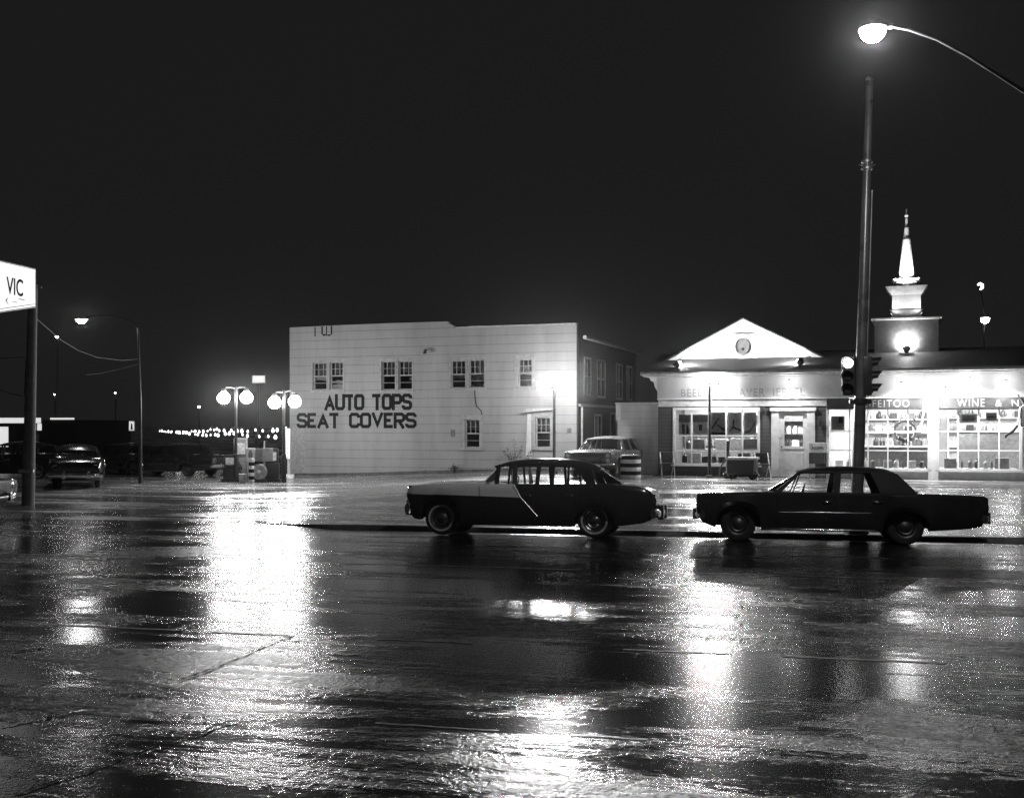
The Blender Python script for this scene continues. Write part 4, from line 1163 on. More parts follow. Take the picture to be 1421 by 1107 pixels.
    for pts, rad, mm, nm in sp['brights']:
        q = MB()
        for s in (-1, 1):
            q.tube([(x, s * (side_y(x, z) + .002), z) for x, z in pts], rad, 6)
        q.build(nm, M[mm], t, smooth=60)
    for (x, z) in sp['handles']:
        for s in (-1, 1):
            y = s * (side_y(x, z) + .02)
            MB().tube([(x - .09, y - s * .025, z), (x - .07, y, z), (x + .07, y, z), (x + .09, y - s * .025, z)], 0.014, 6).build('handle', M['chrome'], t, smooth=50)
    if sp.get('mirror'):
        x, z = sp['mirror']
        y = wb_ + .10
        MB().lathe([(0.0, -.05), (.04, -.04), (.06, 0.0), (.055, .01), (0, .005)], 14, Matrix.Translation((x, y, z + .1)) @ Matrix.Rotation(R(90), 4, 'Y')).tube([(x, y - .12, z), (x, y - .02, z + .04), (x, y, z + .08)], .012, 6).build('mirror', M['chrome'], t, smooth=40)
    return t

pont = dict(
    paint=two_tone('two_tone_car_paint', 0.022, 0.78), roofpaint='black_paint', wheel_r=0.345, wb=3.10, track=0.80, arch=(0.43, 0.74, 0.41, 0.58), whitewall=True, chromey=True,
    top=[(-0.74, 0.82), (-.725, .89), (-0.68, .945), (-.58, .985), (-.2, 1.015), (.8, 1.03), (2.0, 1.045), (3.1, 1.06), (3.6, 1.045), (3.95, 1.01), (4.12, .97), (4.22, .90), (4.30, .80)],
    ctr=[(-0.74, 0.83), (-.68, .96), (-.58, 1.02), (-.3, 1.075), (.4, 1.10), (.85, 1.10), (1.2, 1.05), (3.2, 1.06), (3.55, 1.08), (4.0, 1.03), (4.17, .95), (4.30, .80)],
    bot=[(-0.74, .78), (-.72, .70), (-.66, .62), (-.62, .40), (-.54, .33), (-.45, .31), (.5, .22), (2.6, .22), (3.6, .25), (4.05, .31), (4.2, .38), (4.30, .52)],
    w=[(-0.74, .80), (-.68, .87), (-.6, .90), (-.3, .93), (.5, .95), (2.4, .955), (3.6, .93), (4.1, .86), (4.30, .78)],
    roof=[(1.06, 1.40, 1.43, .66), (1.3, 1.435, 1.53, .68), (1.8, 1.45, 1.575, .69), (2.4, 1.44, 1.565, .69), (2.8, 1.40, 1.52, .68), (3.02, 1.345, 1.45, .66), (3.16, 1.29, 1.37, .63)],
    belt=1.03, winz=1.42, wbelt=.84, wroof=.665,
    pillars=[[(1.10, 1.03), (1.18, 1.03), (1.18, 1.43), (1.10, 1.41)], [(1.36, 1.03), (1.40, 1.03), (1.40, 1.43), (1.36, 1.43)],
             [(1.92, 1.03), (2.00, 1.03), (2.00, 1.44), (1.92, 1.44)], [(2.56, 1.03), (2.60, 1.03), (2.58, 1.43), (2.54, 1.43)], [(1.18, 1.39), (2.56, 1.40), (2.56, 1.44), (1.18, 1.43)],
             [(2.96, 1.03), (3.12, 1.05), (3.02, 1.34), (2.78, 1.42), (2.56, 1.44), (2.56, 1.40), (2.66, 1.38), (2.80, 1.26)], [(2.24, 1.03), (2.29, 1.03), (2.29, 1.42), (2.24, 1.42)]],
    chrome_pillars=[[(1.47, 1.03), (1.56, 1.03), (1.53, 1.43), (1.48, 1.43)]],
    glass=[[(1.18, 1.04), (1.92, 1.04), (1.92, 1.42), (1.18, 1.41)], [(2.0, 1.04), (2.55, 1.04), (2.55, 1.42), (2.0, 1.43)], [(2.6, 1.04), (2.95, 1.04), (2.8, 1.25), (2.6, 1.4)]],
    ws=(0.70, 1.07, .78, .40, 1.05, 1.425, .64, .10), rw=(3.62, 1.06, .78, -.46, 3.14, 1.36, .64, -.12), seats=(1.75, 2.75), seat_up=-.02,
    fb=(-.78, .52, .93, .115, .10), rb=(4.35, .50, .90, .10, -.10), heads=[(.70, .87)], headx=-.70, tail=(4.26, .66, .74, 'round'), grille=(-.70, .60, .78, .55),
    brights=[([(-.66, .82), (0, .806), (.8, .79), (1.63, .77)], .010, 'chrome', 'side_spear'), ([(1.52, 1.03), (1.66, .78), (2.0, .42)], .0055, 'hub', 'slanted_trim'),
             ([(1.90, .99), (1.92, .6), (1.96, .27)], .004, 'seam', 'door_gap'), ([(2.78, .99), (2.74, .75), (2.66, .45)], .004, 'seam', 'door_gap'), ([(.82, 1.0), (.84, .6), (.84, .28)], .004, 'seam', 'door_gap')],
    handles=[(1.78, .82), (2.62, .83)], mirror=None)
ford = dict(
    paint='black_paint', wheel_r=0.335, wb=3.02, track=0.82, arch=(0.42, 0.70, 0.41, 0.62),
    top=[(-.78, .84), (-.74, .90), (-.5, .92), (0, .935), (.6, .95), (1.8, .95), (3.0, .945), (3.3, .945), (4.0, .93), (4.38, .915), (4.44, .88)],
    ctr=[(-.78, .86), (-.7, .92), (-.4, .955), (.2, .985), (.6, .99), (1.0, .95), (3.0, .95), (3.3, .99), (4.0, .97), (4.38, .93), (4.44, .89)],
    bot=[(-.78, .62), (-.72, .44), (-.66, .36), (-.4, .26), (.5, .23), (2.5, .23), (3.5, .27), (4.1, .32), (4.32, .36), (4.38, .48), (4.44, .58)],
    w=[(-.78, .88), (-.6, .94), (0, .97), (1.5, .985), (3.0, .985), (4.0, .95), (4.44, .91)], shoulder=.97,
    roof=[(1.10, 1.33, 1.36, .64), (1.3, 1.36, 1.42, .66), (1.8, 1.37, 1.455, .67), (2.4, 1.365, 1.45, .67), (2.75, 1.33, 1.41, .66), (2.92, 1.27, 1.33, .64)],
    belt=.95, winz=1.36, wbelt=.86, wroof=.665,
    pillars=[[(.70, .95), (.80, .95), (1.19, 1.34), (1.11, 1.345)], [(1.72, .95), (1.86, .95), (1.90, 1.36), (1.78, 1.36)], [(2.58, .95), (3.22, .95), (2.93, 1.26), (2.84, 1.33), (2.42, 1.36), (2.42, 1.32)],
             [(1.12, 1.31), (2.44, 1.325), (2.44, 1.365), (1.14, 1.35)], [(1.00, .95), (1.02, .95), (1.16, 1.3), (1.14, 1.32)]],
    glass=[[(.82, .96), (1.72, .96), (1.78, 1.33), (1.18, 1.33)], [(1.86, .96), (2.58, .96), (2.42, 1.33), (1.9, 1.34)]],
    ws=(.50, .97, .80, .22, 1.10, 1.335, .62, .06), rw=(3.32, .97, .74, -.12, 2.92, 1.30, .60, -.03), seats=(1.72, 2.66),
    fb=(-.80, .50, .94, .075, .14), rb=(4.49, .50, .92, .075, -.12), heads=[(.72, .80), (.72, .62)], headx=-.76, tail=(4.42, .70, .74, 'square'), grille=(-.78, .62, .82, .55),
    brights=[([(.75, .58), (1.6, .585), (2.4, .58)], .007, 'chrome', 'side_trim'), ([(.5, .26), (1.5, .26), (2.5, .26)], .009, 'chrome', 'sill_trim'),
             ([(1.80, .92), (1.82, .6), (1.82, .27)], .004, 'seam', 'door_gap'), ([(2.72, .90), (2.60, .6), (2.55, .32)], .004, 'seam', 'door_gap'), ([(.70, .92), (.74, .6), (.74, .28)], .004, 'seam', 'door_gap')],
    handles=[(1.62, .78), (2.52, .79)], mirror=None, seat_up=-.02, hub='darkhub', pillarpaint='trim_paint', roofpaint='trim_paint')

def park(t, loc, rz, roll=0.0):
    t.location = loc; t.rotation_euler = (roll, 0, rz); return t
def wheel_point(px, py, off=0.80):
    D = H * F / (py - YH); x = (px - CX) / F * D
    return Vector((x, D, 0)) + SN * off
roll = -R(3.0)
c1 = make_car(pont, 'parked_car', 'two tone rounded sedan with whitewall tyres and slanted chrome trim at the kerb')
park(c1, wheel_point(612, 742) + Vector((0, 0, -0.045)), -R(12.4), roll)
c2 = make_car(ford, 'parked_car', 'all black squared sedan parked at the kerb in front of the traffic light pole')
park(c2, wheel_point(1024, 751) + Vector((0, 0, -0.045)), -R(12.2), roll)
import copy
pale = copy.deepcopy({k: v for k, v in ford.items()}); pale['paint'] = 'light_paint'; pale['chromey'] = True; pale['pillarpaint'] = 'light_paint'; pale['roofpaint'] = 'light_paint'; pale['hub'] = 'hub'
c3 = make_car(pale, 'parked_car', 'pale sedan parked nose out at the dark alley behind the two tone car')
hd_ = Vector((-math.sin(R(22)), -math.cos(R(22)), 0))     # front direction
pf = on_ground(846, 39.2)
park(c3, pf + Vector((-0.50, 0.35, 0.0)), math.atan2(-hd_.y, -hd_.x))
c3.location.z = ground(pf.x, pf.y + 1.5)
c4 = make_car(pale, 'parked_car', 'pale car at the left edge of the street, only one end showing')
pe = on_ground(0, 25.6)
park(c4, Vector((pe.x - 4.75, pe.y + .9, 0)), -R(4))
darkp = copy.deepcopy({k: v for k, v in pont.items() if k != 'paint'}); darkp['paint'] = 'dark_paint'; darkp['roofpaint'] = 'dark_paint'
darkf = copy.deepcopy(ford); darkf['paint'] = 'dark_paint'; darkf['pillarpaint'] = 'dark_paint'; darkf['roofpaint'] = 'dark_paint'
for sp_, px, D, rz, lb in ((darkp, 108, 42, -70, 'dark rounded car with a chrome window line beside the utility pole'), (darkf, 172, 52, -40, 'dark sedan far back in the lot left of the slim lamp post'), (darkf, 240, 50, -25, 'dark sedan in the lot right of the slim lamp post under the bulb string'), (darkp, 20, 48, -10, 'dark car behind the utility pole at the far left')):
    c = make_car(sp_, 'parked_car', lb, group='dark cars in the far lot')
    g_ = on_ground(px, D)
    rzr = R(rz)
    park(c, g_ - Vector((math.cos(rzr), math.sin(rzr), 0)) * 1.5, rzr)

# ------------------------------------------------------------------ traffic-light pole and big street lamp
k = (1188 - CX) / F; bb_ = 23.85
Y = bb_ / (SN.x * k + SN.y); pb = Vector((k * Y, Y, 0.0)); pb.z = 0.0
s1 = F / Y
tp = thing('traffic_light_pole', 'tall leaning steel pole carrying traffic lights behind the black sedan', 'traffic light', pb)
topz = H + (YH - 112) / s1; ldx = (1207 - 1188) / s1
def lean(z): return (ldx * z / topz, 0, z)
MB().tube([lean(z) for z in (0.4, 2.0, 4.0, 6.0, 7.0, topz)], [.125, .12, .105, .09, .082, .07], 18).build('pole', M['pole'], tp, smooth=50)
MB().bev(-.21, .21, -.21, .21, 0.0, 0.55, .03).lathe([(.2, .55), (.16, .62), (.13, .70)], 16).build('base', M['darkmetal'], tp, smooth=40)
zb3 = H + (YH - 230) / s1
q = MB()
for dz in (-.09, .05): q.lathe([(.10, dz), (.115, dz + .01), (.115, dz + .05), (.10, dz + .06)], 16, Matrix.Translation(lean(zb3)))
for s in (-1, 1): q.tube([(lean(zb3)[0] + s * .08, 0, zb3), (lean(zb3)[0] + s * .17, 0, zb3 + .02)], .012, 6)
q.build('collar', M['steel'], tp, smooth=40)
zc3 = H + (YH - 557) / s1
MB().bev(lean(zc3)[0] - .22, lean(zc3)[0] + .22, -.05, .05, zc3 - .05, zc3 + .04, .02).lathe([(.14, -.06), (.15, 0), (.14, .06)], 16, Matrix.Translation(lean(zc3))).build('bracket', M['darkmetal'], tp, smooth=40)
MB().lathe([(.07, 0), (.08, .02), (.06, .08), (0, .1)], 14, Matrix.Translation(lean(topz))).build('cap', M['steel'], tp, smooth=40)
MB().tube([(lean(z)[0] + .10, -.06, z) for z in (3.2, 5, 7)], .018, 6).build('conduit', M['steel'], tp)

def signal_head(px, facing, lit, zt0, zt1):
    """three-lens signal head with visors; a part of the pole"""
    x = (px - 1188) / s1 + 0.0
    cz_ = (zt0 + zt1) / 2; h = zt1 - zt0
    Mf = Matrix.Translation((x, -0.02, cz_)) @ Matrix.Rotation(facing, 4, 'Z')
    hd2 = MB().bev(-.13, .13, -.04, .14, -h / 2, h / 2, .03, Mf).tube([Mf @ Vector((0, .1, -h / 2 + .05)), Vector((lean(cz_ - h / 2)[0], 0, cz_ - h / 2 + .0))], .025, 6).tube([Mf @ Vector((0, .1, h / 2 - .05)), Vector((lean(cz_ + h / 2)[0], 0, cz_ + h / 2))], .025, 6).build('signal_head', M['darkmetal'], tp, smooth=40)
    for i in range(3):
        zz = h / 2 - h * (i + .5) / 3
        v = MB(); vs = []; fs = []
        nn_ = 14
        for j, (r_, y_) in enumerate(((.115, -.042), (.118, -.26))):
            for kx in range(nn_ + 1):
                a = -0.35 + (math.pi + 0.7) * kx / nn_
                vs.append((r_ * math.cos(a), y_ + (0.10 * (1 - math.sin(max(0, min(math.pi, a)))) if j else 0), r_ * math.sin(a) + zz))
        for kx in range(nn_): fs.append((kx, kx + 1, nn_ + 2 + kx, nn_ + 1 + kx))
        bm = bmesh.new(); bv = [bm.verts.new(p) for p in vs]
        for f_ in fs: bm.faces.new([bv[i_] for i_ in f_])
        bmesh.ops.solidify(bm, geom=bm.faces[:], thickness=0.006)
        MB().bm(bm, Mf).build('visor', M['darkmetal'], hd2, smooth=40)
        MB().lathe([(.10, 0), (.10, .01), (.06, .035), (0, .045)], 18, Mf @ Matrix.Translation((0, -.04, zz)) @ Matrix.Rotation(R(90), 4, 'X')).build('lens', EM['signal'] if (lit and i == 0) else M['g2'], hd2, smooth=60)
zt1 = H + (YH - 495) / s1; zt0 = H + (YH - 549) / s1
signal_head(1177, R(-25), True, zt0, zt1)
signal_head(1206, R(80), False, zt0, zt1)

lampD = 16.5
lp = P(1211, 41, lampD)
pole2 = on_ground(1700, 18.6)
sl_ = thing('street_lamp', 'big glaring street lamp on a long curved arm reaching in from the right', 'street lamp', pole2)
def loc2(v): return v - pole2
arm = [P(1236, 37, lampD), P(1262, 42, lampD), P(1300, 55, lampD), P(1340, 76, lampD + .1), P(1380, 101, lampD + .2), P(1421, 127, lampD + .4), P(1500, 172, lampD + .8), P(1600, 225, 18.0), P(1700, 262, 18.6)]
MB().tube([loc2(a) for a in arm], [.018, .02, .022, .024, .026, .03, .036, .042, .05], 10).build('arm', M['steel'], sl_, smooth=60)
MB().tube([(0, 0, 0), (0, 0, 3), (0, 0, P(1700, 250, 18.6).z - pole2.z)], [.13, .11, .08], 14).lathe([(.24, 0), (.24, .25), (.15, .35)], 14).build('pole', M['pole'], sl_, smooth=50)
Ml = Matrix.Translation(loc2(lp))
MB().lathe([(.0, .16), (.08, .15), (.15, .09), (.205, .02), (.205, .0), (.185, .0), (.0, .06)], 20, Ml).tube([loc2(lp) + Vector((.05, 0, .09)), loc2(P(1238, 37, lampD))], .045, 8).build('hood', M['steel'], sl_, smooth=50)
MB().lathe([(.19, -.002), (.19, -.03), (.165, -.11), (.10, -.17), (.0, -.19)], 20, Ml).build('globe', EM['street'], sl_, smooth=60)
point(lp + Vector((0, 0, -.10)), 740, .09)

# ------------------------------------------------------------------ post lamps on the lot
def post_lamp(px, py_top, D, label, aim, n=3):
    g_ = on_ground(px, D)
    t = thing('post_lamp', label, 'post lamp', g_, 0, 'glaring post lamps on the lot')
    zt = P(px, py_top, D).z - g_.z
    MB().tube([(0, 0, 0), (0, 0, zt * .5), (0, 0, zt)], [.06, .055, .05], 12).lathe([(.14, 0), (.14, .05), (.07, .1)], 12).build('post', M['darkmetal'], t, smooth=50)
    q = MB().tube([(-.32, 0, zt - .02), (.32, 0, zt - .02)], .022, 8)
    for dx in (-.3, .0, .3): q.tube([(dx, 0, zt - .02), (dx, -.03, zt + .12)], .018, 6)
    q.build('crossbar', M['steel'], t, smooth=50)
    for dx in (-.3, 0, .3):
        Mh = Matrix.Translation((dx, -.03, zt + .16))
        hh = MB().lathe([(.04, -.09), (.06, -.06), (.05, -.03)], 12, Mh).build('lamp_socket', M['darkmetal'], t, smooth=50)
        if dx == 0:
            MB().lathe([(.0, -.03), (.07, -.02), (.13, .05), (.14, .12), (.10, .20), (.0, .235)], 14, Mh).build('bulb', EM['post'], hh, smooth=60)
            point(g_ + Vector((0, -.03, zt + .25)), aim[0], .10)
        else:
            Mr = Mh @ Matrix.Translation((0, -.03, .06)) @ Matrix.Rotation(R(97), 4, 'X')
            MB().lathe([(.04, -.17), (.09, -.13), (.15, -.02), (.155, .0), (.145, .0), (.08, -.12), (.0, -.15)], 16, Mr).build('reflector', M['steel'], hh, smooth=50)
            MB().lathe([(.14, -.005), (.10, .02), (.0, .03)], 16, Mr).build('lens', EM['beam'], hh, smooth=60)
            pl_ = g_ + Vector((dx, -.12, zt + .20)); spot(pl_, pl_ + Vector((-.05, -1, -.13)), aim[1], 165, .11, .7)
    return t
post_lamp(769, 541, 43.3, 'glaring lamp post standing before the right end of the white sided building', (520, 3000))
post_lamp(984.5, 536, 39.4, 'glaring lamp post standing before the left shop window', (120, 560))

# ------------------------------------------------------------------ gas station at the left
def twin_lamp(px0, px1, pxp, py, pyb, D, label):
    g_ = on_ground(pxp, D)
    t = thing('station_lamp_post', label, 'lamp post', g_, 0, 'twin lamp posts of the filling station')
    a0 = P(px0, py, D) - g_; a1 = P(px1, pyb, D) - g_
    zt = max(a0.z, a1.z) + .45
    MB().tube([(0, 0, 0), (0, 0, 1.1), (0, 0, 1.12), (0, 0, zt)], [.10, .10, .06, .05], 12).build('post', M['darkmetal'], t, smooth=50)
    for a in (a0, a1):
        MB().tube([(0, 0, zt - .1), (a.x * .4, 0, a.z + .42), (a.x * .8, 0, a.z + .42), (a.x, 0, a.z + .26)], .025, 8).build('arm', M['steel'], t, smooth=50)
        hd3 = MB().lathe([(.05, .36), (.09, .33), (.12, .25), (.10, .24)], 16, Matrix.Translation(a)).build('lamp_head', M['g4'], t, smooth=50)
        MB().lathe([(.09, .24), (.18, .17), (.25, .05), (.25, -.06), (.19, -.17), (.09, -.23), (.0, -.24)], 16, Matrix.Translation(a)).build('globe', EM['station'], hd3, smooth=60)
        pw = g_ + a
        point(pw, 170, .2); spot(pw + Vector((0, -.05, 0)), pw + Vector((.03, -1, -.15)), 480, 160, .2, .8)
twin_lamp(310.5, 342, 327.5, 552, 551.5, 44.5, 'left one of the twin globe lamp posts at the filling station')
twin_lamp(381, 409, 394, 558.5, 557, 44.0, 'twin globe lamp post at the filling station beside the corner of the white sided building')

def pump(px, D, label, m, h=1.55, globe=False):
    g_ = on_ground(px, D)
    t = thing('fuel_pump', label, 'fuel pump', g_, 0.1, 'fuel pumps at the filling station')
    MB().bev(-.30, .30, -.2, .2, 0.12, h * .55, .04).bev(-.27, .27, -.17, .17, h * .55, h, .06).bev(-.36, .36, -.26, .26, 0, .12, .02).build('cabinet', M[m], t, smooth=40)
    MB().bev(-.2, .2, -.19, -.165, h * .63, h * .88, .01).build('dial', M['g5'], t)
    MB().tube([(.31, 0, h * .7), (.42, -.05, h * .5), (.38, -.08, .35), (.33, -.05, .6)], .02, 8).build('hose', M['rubber'], t, smooth=50)
    MB().bev(.29, .35, -.05, .05, h * .55, h * .72, .015).build('nozzle', M['chrome'], t)
    return t
pump(321, 44.6, 'leftmost dark fuel pump with small bright fittings', 'g1', 1.1)
pump(377, 44.5, 'dark fuel pump right of the steel drum', 'g1', 1.35)
pump(334, 44.8, 'tall pale fuel pump left of the white price panel', 'g3', 1.75)
# price panel on two poles
D = 44.2
g_ = on_ground(360, D)
t = thing('price_panel', 'wide white panelled board on two poles over the pumps', 'sign', g_)
def rel(px, py, D_=D): return P(px, py, D_) - g_
for px in (341.5, 366.5):
    a = rel(px, 612); MB().tube([(a.x, .04, 0), (a.x, .04, a.z)], .035, 8).build('post', M['g4'], t, smooth=50)
for (x0_, x1_, y0_, y1_, mm, nm) in ((342, 354.5, 621.5, 640, 'g5', 'panel'), (355, 363.5, 622, 640, 'g3', 'panel'), (364, 379, 621.5, 640, 'g4', 'panel')):
    a = rel(x0_, y1_); b = rel(x1_, y0_)
    MB().bev(a.x, b.x, -.05, .0, a.z, b.z, .02).build(nm, M[mm], t)
a = rel(348, 631); MB().lathe([(.0, .004), (.12, .003), (.13, 0)], 18, Matrix.Translation((a.x, -.052, a.z)) @ Matrix.Rotation(R(90), 4, 'X') @ Matrix.Diagonal((.7, 1.5, 1, 1))).build('emblem', M['g3'], t)
# striped bollard, bucket, drum
def striped(px, D, r, h, n_, label, nm, cat):
    g_ = on_ground(px, D); t = thing(nm, label, cat, g_)
    for i in range(n_):
        z0_ = h * i / n_; z1_ = h * (i + 1) / n_ - .003
        MB().lathe([(r * .97, z0_), (r, z0_ + .02), (r, z1_ - .02), (r * .97, z1_)], 20).build('band', M['g5'] if i % 2 == 0 else M['letter'], t, smooth=40)
    MB().lathe([(r * .9, h), (r * .7, h + .03), (0, h + .035)], 20).build('lid', M['g3'], t, smooth=40)
striped(349, 43.8, .11, 0.95, 7, 'slim black and white banded guard post before the price panel', 'guard_post', 'bollard')
striped(875, 38.6, .36, 0.80, 6, 'fat black and white banded drum beside the pale sedan', 'traffic_drum', 'drum')
g_ = on_ground(336.5, 43.9)
t = thing('litter_bin', 'small pale ribbed bin left of the banded guard post', 'bin', g_)
MB().lathe([(.13, 0), (.15, .32), (.165, .34), (.15, .36), (.13, .34), (.12, .05)], 16).build('tub', M['g4'], t, smooth=30)
MB().tube([(-.14, 0, .34), (-.08, 0, .48), (.08, 0, .48), (.14, 0, .34)], .01, 6).build('handle', M['steel'], t)
g_ = on_ground(361.5, 44.4)
t = thing('steel_drum', 'grey steel drum lying on a cradle with a bright cap under the price panel', 'drum', g_)
Mdr = Matrix.Translation((0, 0, .42)) @ Matrix.Rotation(R(90), 4, 'X')
MB().lathe([(.0, .28), (.26, .28), (.29, .30), (.30, .28), (.30, -.3), (.27, -.3), (0, -.28)], 24, Mdr).build('drum', M['g4'], t, smooth=40)
MB().lathe([(.0, .32), (.06, .315), (.07, .283)], 12, Mdr).build('cap', M['g5'], t)
for s in (-1, 1): MB().box(-.3, .3, s * .2 - .03, s * .2 + .03, 0, .13).build('cradle', M['wood'], t)
# vertical lit sign by the building corner
D = 47.5
g_ = on_ground(400, D)
t = thing('vertical_sign', 'narrow upright lit sign with stacked marks at the building corner', 'sign', g_)
a = P(396.2, 637, D) - g_; b = P(403.5, 594, D) - g_
MB().bev(a.x, b.x, -.06, .06, a.z, b.z, .02).build('cabinet', M['g4'], t)
MB().box(a.x + .03, b.x - .03, -.066, -.061, a.z + .03, b.z - .03).build('face', EM['sign'], t)
nmk = 7
for i in range(nmk):
    zz = a.z + .08 + (b.z - a.z - .16) * i / (nmk - 1)
    MB().prism([(a.x + .05, zz - .05), (a.x + .09, zz - .06), (b.x - .1, zz + .03), (b.x - .12, zz + .05)], -.07, -.0675).build('mark', M['letter'], t)
MB().box(b.x - .14, b.x - .02, -.03, .03, 0, a.z - .002).build('post', M['g4'], t)
MB().bev(a.x - .1, b.x + .15, -.12, .12, 0, .18, .03).build('base', M['g5'], t)
# little lit box sign on a pole, further back
D = 56
g_ = on_ground(359, D)
t = thing('box_sign', 'small blank lit box sign high above the station lamps', 'sign', g_, R(10))
a = P(350, 532, D) - g_; b = P(368, 520.5, D) - g_
MB().bev(a.x, b.x, -.08, .08, a.z, b.z, .03).build('cabinet', M['g4'], t)
MB().prism([(a.x + .03, a.z + .03), (b.x - .03, a.z + .05), (b.x - .03, b.z - .03), (a.x + .03, b.z - .04)], -.09, -.0815).build('face', EM['sign'], t)
MB().tube([(0, 0, 0), (0, 0, a.z)], .05, 8).build('post', M['darkmetal'], t)

# strings of bulbs
def bulb_string(p0, p1, D0, D1, n_, label, sag=0.15):
    A_ = P(*p0, D0); B_ = P(*p1, D1)
    t = thing('bulb_string', label, 'string lights', A_, 0, 'strings of bulbs over the far lot')
    pts = []
    for i in range(n_ * 2 + 1):
        u = i / (n_ * 2); v = (B_ - A_) * u; v.z -= sag * 4 * u * (1 - u); pts.append(v)
    MB().tube(pts, .01, 5).build('cable', M['letter'], t)
    bm_ = None
    for i in range(n_):
        p = pts[2 * i + 1] + Vector((random.uniform(-.1, .1), 0, random.uniform(-.05, .03)))
        r_ = random.choice([.045, .06, .07])
        if bm_ is None:
            bo = MB().lathe([(.0, -.09), (.045, -.06), (.055, -.02), (.03, .03), (.02, .06)], 8).build('bulb', EM['bulb'], t, smooth=60); bm_ = bo.data
        else:
            bo = bpy.data.objects.new('bulb', bm_); col.objects.link(bo); bo.parent = t
        bo.location = p; bo.scale = (r_ / .05,) * 3
    return t
bulb_string((222, 597), (306, 594), 95, 62, 22, 'long dense string of bulbs running back over the far lot')
bulb_string((245, 598), (330, 600), 80, 56, 15, 'lower string of bulbs over the far lot')
bulb_string((300, 597), (404, 594), 60, 48, 11, 'wide spaced string of bulbs ending at the white building corner', .05)
bulb_string((318, 600), (404, 604), 58, 48, 7, 'short string of bulbs behind the price panel', .1)

# left: street lamp, utility pole, lit sign, station building
D = 43.7
g_ = on_ground(195, D)
t = thing('street_lamp', 'slim street lamp with a long arm and shaded lamp at the far left', 'street lamp', g_)
def rel2(px, py): return P(px, py, D) - g_
MB().tube([(0, 0, 0), (0, 0, rel2(193, 560).z), rel2(191.5, 455)], [.075, .055, .04], 10).build('pole', M['darkmetal'], t, smooth=50)
MB().tube([rel2(191.5, 458), rel2(184, 446), rel2(160, 440), rel2(128, 438), rel2(118, 441)], .02, 8).build('arm', M['darkmetal'], t, smooth=50)
MB().lathe([(.05, .16), (.10, .12), (.24, .02), (.25, 0), (.2, .0), (0, .05)], 16, Matrix.Translation(rel2(113, 443.5))).build('shade', M['g4'], t, smooth=50)
MB().lathe([(.19, -.002), (.17, -.08), (.09, -.14), (0, -.16)], 14, Matrix.Translation(rel2(113, 443.5))).build('globe', EM['street2'], t, smooth=60)
point(g_ + rel2(113, 443.5) + Vector((0, 0, -.07)), 170, .07)

D = 31.0
g_ = on_ground(39, D)
t = thing('utility_pole', 'thick wooden utility pole at the left behind the lit hanging sign', 'utility pole', g_)
def rel3(px, py): return P(px, py, D) - g_
MB().tube([(0, 0, 0), rel3(42, 560), rel3(46, 395)], [.175, .15, .12], 14).build('pole', M['wood'], t, smooth=60)
MB().tube([rel3(44, 397), rel3(58, 399)], .02, 6).build('step_bolt', M['steel'], t)
MB().bev(-.2, .22, -.19, -.1, rel3(40, 655).z, rel3(40, 652).z + .02, .01).build('band', M['steel'], t)
MB().tube([rel3(35, 548), rel3(37, 500)], .03, 6).build('conduit', M['letter'], t)

D = 29.0
c_ = P(43, 400, D)
t = thing('hanging_sign', 'lit white sign with black letters cut off by the left edge', 'sign', c_, R(80))
W_ = 3.0
def lowz(x): return -.505 + .188 * x
def sx_(px):
    r = (px - CX) / F
    return -(c_.x - D * r) / (.1736 - .9848 * r)
MB().prism([(0, -.505), (0, .505), (-W_, .505), (-W_, lowz(-W_))], -.14, .14).build('cabinet', M['g4'], t)
MB().prism([(-.04, -.47), (-.04, .47), (-W_ + .04, .47), (-W_ + .04, lowz(-W_) + .04)], -.146, -.141).build('face', EM['sign'], t)
text_mesh('VIC', 'sign_lettering', M['letter'], t, sx_(1.5), sx_(24.6), -.292, .143, -.149, fat=.012)
MB().prism([(-.06, lowz(-.06) + .09), (-.06, lowz(-.06) + .105), (-W_ + .05, lowz(-W_) + .105), (-W_ + .05, lowz(-W_) + .09)], -.150, -.147).build('border_line', M['letter'], t)
MB().prism([(sx_(0), -.46), (sx_(4), -.36), (sx_(1.6), -.46), (sx_(5), -.57)], -.152, -.147).build('arrow', M['letter'], t)
MB().box(sx_(10), sx_(17), -.150, -.147, -.47, -.45).box(sx_(19), sx_(27), -.150, -.147, -.375, -.35).build('small_line', M['g3'], t)
zb_s = -.9
MB().tube([(-.02, .05, .05), (.3, .12, .04)], .025, 6).build('bracket', M['steel'], t)
MB().tube([(-W_ + .3, 0, zb_s), (-W_ + .3, 0, -c_.z + ground(c_.x, c_.y) - .1)], .08, 10).build('post', M['darkmetal'], t)

